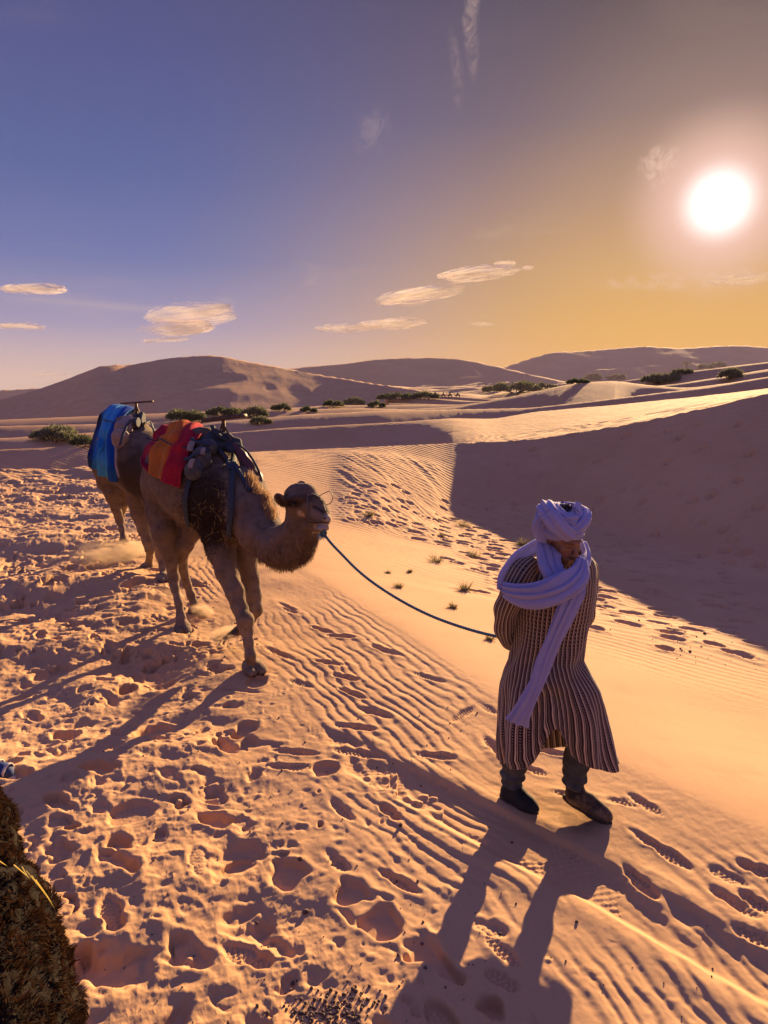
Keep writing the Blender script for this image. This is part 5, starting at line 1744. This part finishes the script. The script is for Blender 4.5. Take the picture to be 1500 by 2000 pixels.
def shrub(px, py, w, h, label, name='shrub', cat='bush', group='green bushes on the plain', leaf=None, seed=0, dens=1.0):
    b = hit(px, py, 22.0)
    k = b[1] / FOC
    Wm, Hm = w * k, h * k
    g = np.random.default_rng(seed + 100)
    root = empty(name, b, label, cat, group)
    nb = max(3, int(round(w / 9)))
    cx = np.linspace(-.40, .40, nb) * Wm + g.normal(size=nb) * Wm * .05
    cy = g.normal(size=nb) * Wm * .14
    rad = Hm * g.uniform(.38, .62, nb) * (1 - .5 * (np.abs(cx) / (Wm * .5)) ** 2)
    n = int(min(4200, 270 * w * h / 300 * dens + 260))
    i = g.integers(0, nb, n)
    d = unit(g.normal(size=(n, 3))); d[:, 2] = np.abs(d[:, 2]) * 1.0 - .12
    r = rad[i] * g.uniform(.35, 1.15, n) ** .6
    P = np.stack([cx[i], cy[i], rad[i] * .55], -1) + d * r[:, None] * np.array([1.15, 1.1, 1.0])
    P[:, 2] = np.maximum(P[:, 2], .02)
    ls = k * 5.2
    v, f = blades(P + b, d + g.normal(size=(n, 3)) * .5 + (0, 0, .45), g.uniform(.6, 1.5, n) * ls, ls * .42, seed)
    mesh_obj('foliage', v, f, leaf or M_LEAF, root, smooth=False)
    st = []
    for j in range(nb):
        a = b + np.array([cx[j] * .04, cy[j] * .04, -.1]); e = b + np.array([cx[j], cy[j], rad[j] * .9])
        st.append(tube(catmull([a, (a + e) / 2 + (0, 0, -.1 * rad[j]), e], 8), np.linspace(.05, .015, 8) * max(Hm, .4), 6))
    v, f, _ = join(st)
    mesh_obj('stems', v, f, M_BARK, root)
    return root


SH = [(105, 862, 76, 34, 'olive green bush at the far left edge of the dunes', 1), (162, 872, 50, 24, 'dark bush just left of the blue blanket', 0),
      (362, 824, 84, 27, 'wide green bush right behind the red blanket', 0), (440, 813, 70, 21, 'flat bush behind the T-handle of the front saddle', 0),
      (497, 815, 46, 24, 'round bush right of the front saddle handle', 1), (510, 829, 26, 18, 'small bush lowest of those right of the front saddle', 1),
      (548, 802, 34, 13, 'low dark bush on the sand beyond the front camel, left of the larger hazy row', 0), (602, 805, 26, 10, 'tiny bush standing alone on a pale strip of sand', 0),
      (650, 795, 38, 14, 'dark bush, leftmost of three along the middle dune foot', 0), (692, 790, 38, 12, 'bush in the middle of three along the middle dune foot', 0),
      (735, 795, 26, 12, 'bush nearest the camera of three along the middle dune foot', 0), (772, 781, 70, 14, 'long green thicket just left of the distant camel caravan', 0),
      (828, 779, 60, 13, 'thicket directly behind the distant camel caravan', 0),
      (1008, 768, 96, 26, 'large dark bush in the middle distance right of the caravan', 0), (1060, 760, 46, 12, 'low bush touching the right side of the large dark one', 0),
      (960, 766, 30, 12, 'small bush left of the large dark one in the middle distance', 0), (1130, 750, 40, 10, 'low hedge-like bush far off above the pale dome dune', 0),
      (1160, 742, 22, 15, 'pointed bush far off above the pale dome dune', 0), (1205, 741, 34, 8, 'faint flat bush at the foot of the right hills', 0),
      (1290, 750, 62, 28, 'tall hazy bush on the right plain under the sun', 1), (1330, 733, 30, 14, 'low bush behind the tall hazy one on the right plain', 0),  # haze on the tall one is its pale leaf colour
      (1378, 720, 26, 8, 'flat bush near the right hills left of the spreading bush', 0), (1404, 716, 18, 8, 'tiny bush near the right hills above the spreading bush', 0)]
for i, (a, b, w, h, lab, pale) in enumerate(SH):
    shrub(a, b, w, h, lab, leaf=M_LEAF2 if pale else M_LEAF, seed=i)


def tree(px, py, w, h, label, palm=False, seed=0):
    b = hit(px, py, 22.0); k = b[1] / FOC
    Wm, Hm = w * k, h * k
    g = np.random.default_rng(seed + 300)
    root = empty('palm_tree' if palm else 'tree', b, label, 'tree', 'trees near the right hills')
    v, f, _ = tube(catmull([b - (0, 0, .3), b + (Wm * .03, 0, Hm * .3), b + (0, 0, Hm * .62)], 10), np.linspace(.07, .04, 10) * Hm, 8)
    parts = [(v, f, None)]
    if palm:
        n = 26; a = g.uniform(0, 6.28, n); P = []; Dr = []
        for q in a:
            arc = np.array([[0, 0, Hm * .62], [math.cos(q) * Wm * .28, math.sin(q) * Wm * .28, Hm * g.uniform(.8, 1.0)], [math.cos(q) * Wm * .5, math.sin(q) * Wm * .5, Hm * g.uniform(.45, .75)]])
            c = catmull(arc, 26); P.append(c); Dr.append(np.cross(unit(np.gradient(c, axis=0)), [0, 0, 1.]) * g.choice([-1, 1], 26)[:, None] + [0, 0, -.4])
        P = np.vstack(P) + b; Dr = np.vstack(Dr)
        v, f = blades(P, Dr, Hm * .12, Hm * .025, seed)
    else:
        nb = 7
        c = np.stack([np.linspace(-.36, .36, nb) * Wm, g.normal(size=nb) * Wm * .15, Hm * (.62 + .22 * g.random(nb))], -1)
        for q in c:
            parts.append(tube(catmull([b + (0, 0, Hm * .3), b + q * .6, b + q], 8), np.linspace(.035, .012, 8) * Hm, 6))
        n = 1500; i = g.integers(0, nb, n); d = unit(g.normal(size=(n, 3)))
        P = b + c[i] + d * (Hm * .20 * g.uniform(.4, 1.1, n) ** .5)[:, None]
        v, f = blades(P, d + (0, 0, .3), k * 4.5 * g.uniform(.6, 1.4, n), k * 2.0, seed)
    tv, tf, _ = join(parts)
    mesh_obj('trunk', tv, tf, M_BARK, root)
    mesh_obj('crown', v, f, M_LEAF, root, smooth=False)


shrub(1424, 741, 38, 25, 'spreading bush standing tall on the plain near the right edge', leaf=M_LEAF2, seed=61)  # pale leaf colour stands in for haze
tree(1340, 726, 20, 20, 'small palm tree in front of the right hills', True, 2)

TU = [(905, 1030, 34, 26, 'grass tuft at the tip of the big shadow'), (851, 1098, 34, 26, 'green grass tuft among the footprints left of the man'), (925, 1088, 34, 22, 'faint grass tuft in the shadow edge behind the footprints'),
      (908, 1153, 32, 24, 'dark grass tuft between the rope and the man'), (885, 1188, 26, 16, 'dry grass tuft just above the rope near the man'), (779, 1148, 24, 16, 'dry twiggy tuft just above the middle of the rope'),
      (800, 1118, 14, 10, 'tiny grass tuft above the middle of the rope'), (722, 1008, 26, 20, 'small grass tuft on the ribbed slope right of the camel head'), (1020, 1066, 30, 26, 'grass tuft beside the turban in the shadow'),
      (757, 1120, 16, 8, 'faint dry tuft above the rope nearest the camel'), (862, 1048, 16, 10, 'small dry tuft below the shadow tip'), (955, 1250, 26, 14, 'pale grass tuft behind the rope beside the man')]
for i, (a, b_, w, h, lab) in enumerate(TU):
    b = hit(a, b_, 4.0); k = b[1] / FOC
    g = np.random.default_rng(500 + i); n = 90
    P = b + g.normal(size=(n, 3)) * (w * k * .14, w * k * .14, 0)
    Dr = np.stack([g.normal(size=n) * .8, g.normal(size=n) * .6, g.uniform(.35, 1.2, n)], -1)
    v, f = blades(P, Dr, h * k * g.uniform(.5, 1.1, n), .007, i, np.stack([g.normal(size=n), g.normal(size=n), -np.ones(n) * .4], -1) * .4)
    tag(mesh_obj('grass_tuft', v, f, M_DRY, smooth=False), lab, 'grass', 'grass tufts in the sand hollow')

# ------------------------------------------------------------------ distant caravan
fl = Field((-1.9, -.5, -.1), (1.9, .5, 2.5), .045)
fl.chain([((-.65, 0, 1.35), .30), ((0, 0, 1.42), .38), ((.6, 0, 1.38), .32)], k=.1)
fl.cap((0, 0, 1.7), (0, 0, 1.9), .22, .10, k=.15)
fl.chain([((.75, 0, 1.3), .22), ((1.1, 0, 1.12), .15), ((1.35, 0, 1.45), .12), ((1.42, 0, 1.78), .11)], k=.05)
fl.chain([((1.42, 0, 1.82), .12), ((1.72, 0, 1.74), .07)], k=.04)
for (x, y, fx_) in ((.58, .17, .85), (.52, -.17, .35), (-.62, .17, -.40), (-.68, -.17, -.95)):
    fl.chain([((x, y, 1.25), .15), (((x + fx_) / 2, y, .65), .085), ((fx_, y, .05), .06)], k=.04)
CV, CF = fl.mesh()
fl = Field((-.5, -.5, 1.5), (.5, .5, 3.1), .035)
fl.chain([((0, 0, 2.0), .17), ((.02, 0, 2.3), .16), ((.02, 0, 2.5), .12), ((.03, 0, 2.62), .06)], k=.05)
fl.ell((.04, 0, 2.75), (.11, .10, .13), k=.02)
for s_ in (-1, 1):
    fl.chain([((0, s_ * .18, 2.48), .06), ((.10, s_ * .24, 2.22), .05), ((.28, s_ * .10, 2.12), .045)], k=.03)
    fl.chain([((0, s_ * .14, 1.98), .11), ((.22, s_ * .32, 1.85), .09), ((.16, s_ * .36, 1.62), .07)], k=.04)
PV, PF = fl.mesh()
M_FARCAM = mat('dark_camel_coat', (.05, .032, .024), .95, .2, 3)
FAR_CAMELS = [('leading camel of the distant caravan', 'person riding the leading camel of the distant caravan, pale top', (.45, .42, .44)),
              ('second camel of the distant caravan', 'person riding second in the distant caravan', (.05, .05, .08)),
              ('third and darkest camel of the distant caravan', 'person in dark clothes riding third in the distant caravan', (.03, .03, .05)),
              ('fourth camel of the distant caravan', 'person riding fourth in the distant caravan', (.10, .06, .10)),
              ('last camel of the distant caravan, on pale sand', 'person riding last in the distant caravan, bluish top', (.12, .16, .30))]
cb = hit(866, 778, 22.0)
sc_ = 13.5 / 2.85 * cb[1] / FOC
far_cloth = []
for i, (px_, (lc, lp, cc)) in enumerate(zip((836, 849, 866, 879, 894), FAR_CAMELS)):
    b = W(px_, 777.5 - .2 * i, cb[1]); b[2] = max(zat(b[0], b[1]) - .03, b[2] - .4)
    R = np.array([[-1, 0, 0], [0, -1, 0], [0, 0, 1.]]) * sc_
    c = empty('camel', b, lc, 'camel', 'distant camel caravan')
    if i == 0:
        mb_ = mesh_obj('body', CV @ R.T, CF, M_FARCAM); cm_ = mb_
        pb_ = mesh_obj('person', PV @ R.T, PF, mat('rider_clothes', cc, .9)); pm_ = pb_
    else:
        mb_ = cm_.copy(); COL.objects.link(mb_)
        pb_ = pm_.copy(); pb_.data = pm_.data.copy(); COL.objects.link(pb_)
        pb_.data.materials.clear(); pb_.data.materials.append(mat('rider_clothes', cc, .9))
    mb_.parent = c
    pb_.location = c.location
    tag(pb_, lp, 'person', 'riders of the distant caravan')
b = W(815, 781, cb[1] * .97); b[2] = max(zat(b[0], b[1]), b[2] - .4)
fl = Field((-.5, -.5, -.1), (.5, .5, 1.9), .035)
fl.chain([((0, 0, .12), .26), ((0, 0, .8), .22), ((0, 0, 1.3), .17), ((0, 0, 1.48), .07)], k=.06)
fl.ell((.02, 0, 1.62), (.11, .10, .13), k=.02)
for s_ in (-1, 1):
    fl.chain([((0, s_ * .17, 1.36), .06), ((.08, s_ * .24, 1.05), .05), ((.18, s_ * .18, .85), .04)], k=.03)
    fl.chain([((.04, s_ * .1, .3), .08), ((.06, s_ * .1, .02), .06)], k=.03)
WV, WF = fl.mesh()
wk = mesh_obj('person', WV * sc_, WF, mat('red_robe', (.45, .02, .04), .9)); wk.location = tuple(b)
tag(wk, 'person in a red robe walking ahead of the distant caravan', 'person')

# ------------------------------------------------------------------ near left edge: woolly camel neck, shoe
def camel_three():
    fl = Field((-2.4, -2.2, -.1), (-.30, 2.6, 2.2), .013)
    n0, n1, n2, n3 = W(-340, 1530, 1.62), W(-178, 1672, 1.38), W(-98, 1872, 1.20), W(-92, 2090, 1.03)
    fl.chain([(n0 + (-.35, .25, .12), .12), (n0, .15), (n1, .17), (n2, .165), (n3, .18), (np.array([-.95, .55, 1.15]), .27), (np.array([-1.05, .1, 1.3]), .36), (np.array([-1.1, -.5, 1.4]), .42), (np.array([-1.15, -1.1, 1.38]), .36), (np.array([-1.18, -1.5, 1.3]), .27)], k=.1)
    fl.cap((-1.1, -.5, 1.7), (-1.1, -.5, 1.82), .22, .12, k=.15)
    hd_ = n0 + (-.5, .35, .22)
    fl.ell(hd_, (.15, .13, .14), k=.05); fl.chain([(hd_, .1), (hd_ + (-.16, .22, -.04), .07), (hd_ + (-.22, .32, -.08), .05)], k=.04)
    for (x, y, fx_, fy_) in ((-.92, .25, -.90, .35), (-1.22, .1, -1.25, -.1), (-.98, -1.35, -.95, -1.1), (-1.36, -1.4, -1.4, -1.7)):
        z_ = zat(fx_, fy_)
        fl.chain([((x, y, 1.2), .15), (((x + fx_) / 2, (y + fy_) / 2, .62), .08), ((fx_, fy_, z_ + .1), .05)], k=.04)
        foot(fl, np.array([fx_, fy_, z_ - .005]), (.2, 1))
    fl.displace(lambda P: (sn(P, 42, 3) - .5) * .034 * sstep(P[:, 1], .4, .8))
    V, F = fl.mesh()
    root = empty('camel', (-1.1, -.3, 0), 'dark brown woolly camel neck close up in the bottom left corner', 'camel')
    g = np.random.default_rng(77)
    near = lambda P: sstep(P[:, 1], .75, .95) * sstep(P[:, 0], -1.35, -1.1) * sstep(P[:, 2], 1.05, 1.2) + .0005
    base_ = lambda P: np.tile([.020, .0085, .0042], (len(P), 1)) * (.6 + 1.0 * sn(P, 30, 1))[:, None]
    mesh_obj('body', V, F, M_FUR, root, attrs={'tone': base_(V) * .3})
    P, N = mesh_sample(V, F, 85000, 5, near)
    cl = np.stack([vnoise(P[:, 1] * 60, P[:, 2] * 60, 1), vnoise(P[:, 2] * 60, P[:, 0] * 60, 2), vnoise(P[:, 0] * 60, P[:, 1] * 60, 3)], -1) - .5
    Dr = N * .8 + cl * 2.2 + np.array([0, 0, -.2]) + g.normal(size=P.shape) * .2
    bump_ = (sn(P, 48, 4) - .5)[:, None] * .03
    v, f = blades(P + N * bump_, Dr, g.uniform(.006, .014, len(P)), .0022, 5, cl * 2.5)
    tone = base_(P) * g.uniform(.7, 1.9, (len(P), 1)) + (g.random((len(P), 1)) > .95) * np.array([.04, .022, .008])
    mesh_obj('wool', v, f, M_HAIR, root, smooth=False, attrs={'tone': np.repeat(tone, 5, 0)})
    # bleached straw snagged in the wool
    bt = BVHTree.FromPolygons([tuple(p) for p in V], [tuple(int(i) for i in q) for q in F])
    Ps, Ds, Ls = [], [], []
    for (a, b_, c, d_) in ((70, 1690, 82, 1740), (78, 1715, 96, 1760), (92, 1700, 104, 1745), (96, 1745, 92, 1776), (30, 1612, 36, 1650), (60, 1680, 70, 1705), (104, 1742, 108, 1768), (50, 1660, 74, 1700)):
        Yg = 1.25
        p, q = W(a - 6, b_, Yg), W(c - 6, d_, Yg - .02)
        h_ = bt.find_nearest(Vector(p)); p = np.array(h_[0]) + np.array(h_[1]) * .02
        h_ = bt.find_nearest(Vector(q)); q = np.array(h_[0]) + np.array(h_[1]) * .024
        Ps.append(p); Ds.append(q - p); Ls.append(np.linalg.norm(q - p) + .01)
    v, f = blades(np.array(Ps), np.array(Ds), np.array(Ls), .0024, 8)
    mesh_obj('straw', v, f, mat('bright_straw', (.62, .46, .12), .7, .1, 30, transl=.4), root, smooth=False)


camel_three()

toe = np.array([*ground_pt(18, 1524), 0]); hel = np.array([*ground_pt(-128, 1500), 0])
toe[2] = zat(toe[0], toe[1]); hel[2] = zat(hel[0], hel[1])
z_ = max(toe[2], hel[2]); toe[2] = hel[2] = z_ + .045
sx = unit(toe - hel); sy = np.array([-sx[1], sx[0], 0])
fl = Field(np.minimum(toe, hel) - .2, np.maximum(toe, hel) + .25, .007)
fl.chain([(hel + (0, 0, .01), .045), (hel + (toe - hel) * .5 + (0, 0, .02), .046), (toe - sx * .04 + (0, 0, .002), .044), (toe - sx * .01 - (0, 0, .006), .038)], k=.03)
fl.chain([(hel + (0, 0, .02), .045), (hel + sx * .03 + (0, 0, .10), .048)], k=.03)
V, F = fl.mesh()
sh = mesh_obj('sneaker', V, F, mat('navy_mesh', (.03, .05, .16), .8, .2, 60))
tag(sh, 'navy sneaker with pale straps poking in at the left edge', 'shoe')
for q in (.30, .52, .70, .86, .99):
    c = hel + (toe - hel) * q + (0, 0, .006)
    a = np.linspace(-.35, math.pi + .35, 24)
    pth = c + np.outer(np.cos(a) * (.052 - .012 * (q > .9)), sy) + np.outer(np.sin(a) * (.058 - .010 * (q > .9)), [0, 0, 1]) + np.outer(np.sin(a) * .012, sx)
    v, f, _ = ribbon(pth, np.stack([np.cos(a)[:, None] * sy + np.sin(a)[:, None] * np.array([0, 0, 1])], 0)[0], .017, .006)
    mesh_obj('strap', v, f, M_TAN if q < .2 else mat('pale_strap', (.55, .50, .46), .8, .1, 50), sh)
pth = hel + (toe - hel) * .5 - (0, 0, .038)
n_ = 40; a = np.linspace(0, 2 * np.pi, n_, endpoint=False)
ring = pth + np.outer(np.cos(a) * (np.linalg.norm(toe - hel) / 2 + .048), sx) + np.outer(np.sin(a) * .052, sy)
i_ = np.arange(n_); j_ = (i_ + 1) % n_
mesh_obj('sole', np.vstack([ring - (0, 0, .012), ring + (0, 0, .014), [pth - (0, 0, .012)], [pth + (0, 0, .014)]]),
         [np.stack([i_, j_, j_ + n_, i_ + n_], -1), np.vstack([np.stack([j_, i_, np.full(n_, 2 * n_)], -1), np.stack([i_ + n_, j_ + n_, np.full(n_, 2 * n_ + 1)], -1)])], mat('pale_rubber', (.5, .46, .42), .8, .1, 50), sh)

# ------------------------------------------------------------------ pebbles and droppings
g = np.random.default_rng(91)
LV, LF = [], []
ico = bmesh_v = None
import bmesh
bm = bmesh.new(); bmesh.ops.create_icosphere(bm, subdivisions=1, radius=1.0)
IV = np.array([q.co[:] for q in bm.verts]); IF = np.array([[x.index for x in q.verts] for q in bm.faces]); bm.free()
spots = []
for _ in range(300):
    q = g.random()
    if q < .62: p = ground_pt(g.uniform(150, 1000), g.uniform(1380, 2000))
    elif q < .70: p = ground_pt(g.uniform(900, 1500), g.uniform(1640, 2000))
    elif q < .9: p = ground_pt(g.normal(1345, 60), g.normal(1320, 45), -1.1)
    else: p = ground_pt(g.uniform(0, 500), g.uniform(1050, 1400))
    s_ = g.choice([.003, .0045, .007, .012], p=[.45, .33, .17, .05]) * (1.5 if p[1] > 6 else 1)
    spots.append((p, s_))
for _ in range(240):                                                             # crumbled dung heap at the bottom edge
    p = ground_pt(g.normal(650, 42), g.normal(1972, 24)); spots.append((p, g.uniform(.0025, .0085)))
for k_, (p, s_) in enumerate(spots):
    v = IV * (1 + .35 * (g.random((len(IV), 1)) - .5)) * s_ * g.uniform(.7, 1.3, 3)
    LV.append(v + (p[0], p[1], zat(p[0], p[1]) + s_ * .45)); LF.append(IF + k_ * len(IV))
tag(mesh_obj('pebbles', np.vstack(LV), np.vstack(LF), mat('dark_pebble', (.10, .062, .045), .9, .3, 60, col2=(.16, .10, .07)), smooth=False), kind='stuff')

# ------------------------------------------------------------------ sand thrown up by the feet
def dust(px, py, Y, size, dens, seed, lean=0.0):
    c = W(px, py, Y)
    bm = bmesh.new(); bmesh.ops.create_icosphere(bm, subdivisions=3, radius=1.0)
    v = np.array([q.co[:] for q in bm.verts]); f = np.array([[x.index for x in q.verts] for q in bm.faces]); bm.free()
    m = bpy.data.materials.new('dust'); m.use_nodes = True
    t = NT(m.node_tree)
    ob = t.n('ShaderNodeTexCoord').outputs['Object']
    r = t.vmath('LENGTH', ob)
    mp = t.n('ShaderNodeMapping'); t.t.links.new(ob, mp.inputs[0]); mp.inputs['Location'].default_value = (seed, 0, 0); mp.inputs['Scale'].default_value = (1.0, 1.0, 1.7)
    nz_ = t.noise(mp.outputs[0], 2.6, 5, .62, .8)
    fall = t.smooth(r, .25, 1.0, 1.0, 0.0)
    d = t.math('MULTIPLY', t.math('MULTIPLY', t.smooth(nz_, .38, .70), fall), dens)
    pv = t.n('ShaderNodeVolumePrincipled'); pv.inputs['Color'].default_value = (.86, .60, .42, 1); pv.inputs['Anisotropy'].default_value = .45
    t.t.links.new(d, pv.inputs['Density'])
    t.t.links.new(pv.outputs[0], t.n('ShaderNodeOutputMaterial').inputs['Volume'])
    o = mesh_obj('dust', v, f, m)
    o.location = tuple(c); o.scale = size; o.rotation_euler = (0, lean, 0)
    tag(o, kind='stuff')


dust(228, 1088, 9.3, (.70, .5, .26), 6.0, 1, .12)
dust(150, 1105, 9.4, (.55, .4, .12), 6.0, 2, .1)
dust(262, 1078, 9.6, (.32, .3, .22), 12.0, 5, .1)
dust(325, 1168, 7.5, (.35, .3, .13), 4.0, 3, .05)
dust(396, 1194, 6.95, (.15, .12, .085), 40.0, 4, .3)
dust(440, 1238, 5.95, (.20, .16, .075), 34.0, 6, -.25)
dust(1140, 1612, 3.42, (.17, .12, .07), 16.0, 7, .3)
dust(1150, 1660, 3.30, (.20, .14, .06), 6.0, 8, .2)


# ------------------------------------------------------------------ clouds
def cloud(px, py, w, h, label, seed, op=.75, tilt=0.0, soft=.8, nf=1.8):
    Yc = 3600.0
    c = W(px, py, Yc); k = Yc / FOC
    bm = bmesh.new(); bmesh.ops.create_icosphere(bm, subdivisions=5, radius=1.0)
    v = np.array([q.co[:] for q in bm.verts]); f = np.array([[x.index for x in q.verts] for q in bm.faces]); bm.free()
    n1 = sn(v + seed * 3.1, 1.6, seed % 5) - .5; n2 = sn(v * np.array([1, 1, 2.5]) + seed, 4.5, (seed + 2) % 5) - .5
    v = v * (1 + .50 * n1 + .16 * n2)[:, None]
    a = math.radians(tilt)
    v = v * np.array([w * k / 2, w * k / 3, h * k / 2])
    v = v @ np.array([[math.cos(a), 0, math.sin(a)], [0, 1, 0], [-math.sin(a), 0, math.cos(a)]])
    m = bpy.data.materials.new('cloud'); m.use_nodes = True
    t = NT(m.node_tree)
    ob = t.n('ShaderNodeTexCoord').outputs['Generated']
    lw = t.n('ShaderNodeLayerWeight'); lw.inputs[0].default_value = .5
    edge = t.math('POWER', t.smooth(lw.outputs['Facing'], .97 - soft * .95, .97, 1.0, 0.0), 1.4)
    mp = t.n('ShaderNodeMapping'); t.t.links.new(ob, mp.inputs[0]); mp.inputs['Scale'].default_value = (1, .3, .8); mp.inputs['Location'].default_value = (seed, 0, 0)
    nz_ = t.noise(mp.outputs[0], nf, 2, .4, .1)
    al = t.math('MULTIPLY', t.math('MULTIPLY', edge, t.smooth(nz_, .10, .70)), op)
    tr = t.n('ShaderNodeBsdfTransparent')
    df = t.n('ShaderNodeBsdfDiffuse'); df.inputs[0].default_value = (.82, .74, .62, 1)
    tl = t.n('ShaderNodeBsdfTranslucent'); tl.inputs[0].default_value = (.16, .155, .16, 1)
    ad = t.n('ShaderNodeAddShader'); t.t.links.new(df.outputs[0], ad.inputs[0]); t.t.links.new(tl.outputs[0], ad.inputs[1])
    mx = t.n('ShaderNodeMixShader'); t.t.links.new(al, mx.inputs[0]); t.t.links.new(tr.outputs[0], mx.inputs[1]); t.t.links.new(ad.outputs[0], mx.inputs[2])
    t.t.links.new(mx.outputs[0], t.n('ShaderNodeOutputMaterial').inputs[0])
    o = mesh_obj('cloud', v, f, m)
    o.location = tuple(c)
    o['group'] = 'small evening clouds'
    tag(o, label, 'cloud')


cloud(66, 564, 116, 22, 'flat lens cloud at the far left, upper of two', 1)
cloud(40, 637, 96, 18, 'flat lens cloud at the far left, lower of two', 2, tilt=-2)
cloud(372, 614, 178, 46, 'upper deck of the large lens cloud above the tall dune', 3, .8, 4)
cloud(348, 641, 140, 38, 'lower deck of the large lens cloud above the tall dune', 4, .7, 3)
cloud(326, 664, 92, 10, 'thin wisp under the large lens cloud above the tall dune', 5, .6, 3)
cloud(815, 576, 168, 34, 'elongated cloud left of centre of the slanting pair in mid sky', 6, .85, 8)
cloud(938, 533, 150, 32, 'elongated cloud upper right of the slanting pair in mid sky', 7, .85, 5)
cloud(986, 515, 44, 12, 'tiny wisp above the slanting pair in mid sky', 8, .6, 0)
cloud(1031, 523, 22, 9, 'tiny round puff right of the slanting pair in mid sky', 9, .7, 0)
cloud(765, 632, 130, 26, 'ragged low cloud in mid sky, right half', 10, .6, 2, .7, 6)
cloud(680, 640, 120, 20, 'ragged low cloud in mid sky, left half', 11, .55, 3, .7, 6)
cloud(940, 633, 60, 10, 'faint low streak below the slanting pair', 12, .4, 0, .8)
cloud(104, 731, 66, 8, 'faint low streak above the left hill slope', 13, .4, 0, .8)
cloud(1460, 545, 130, 26, 'thin orange veil at the right edge below the sun', 14, .4, 4, .9, 5)
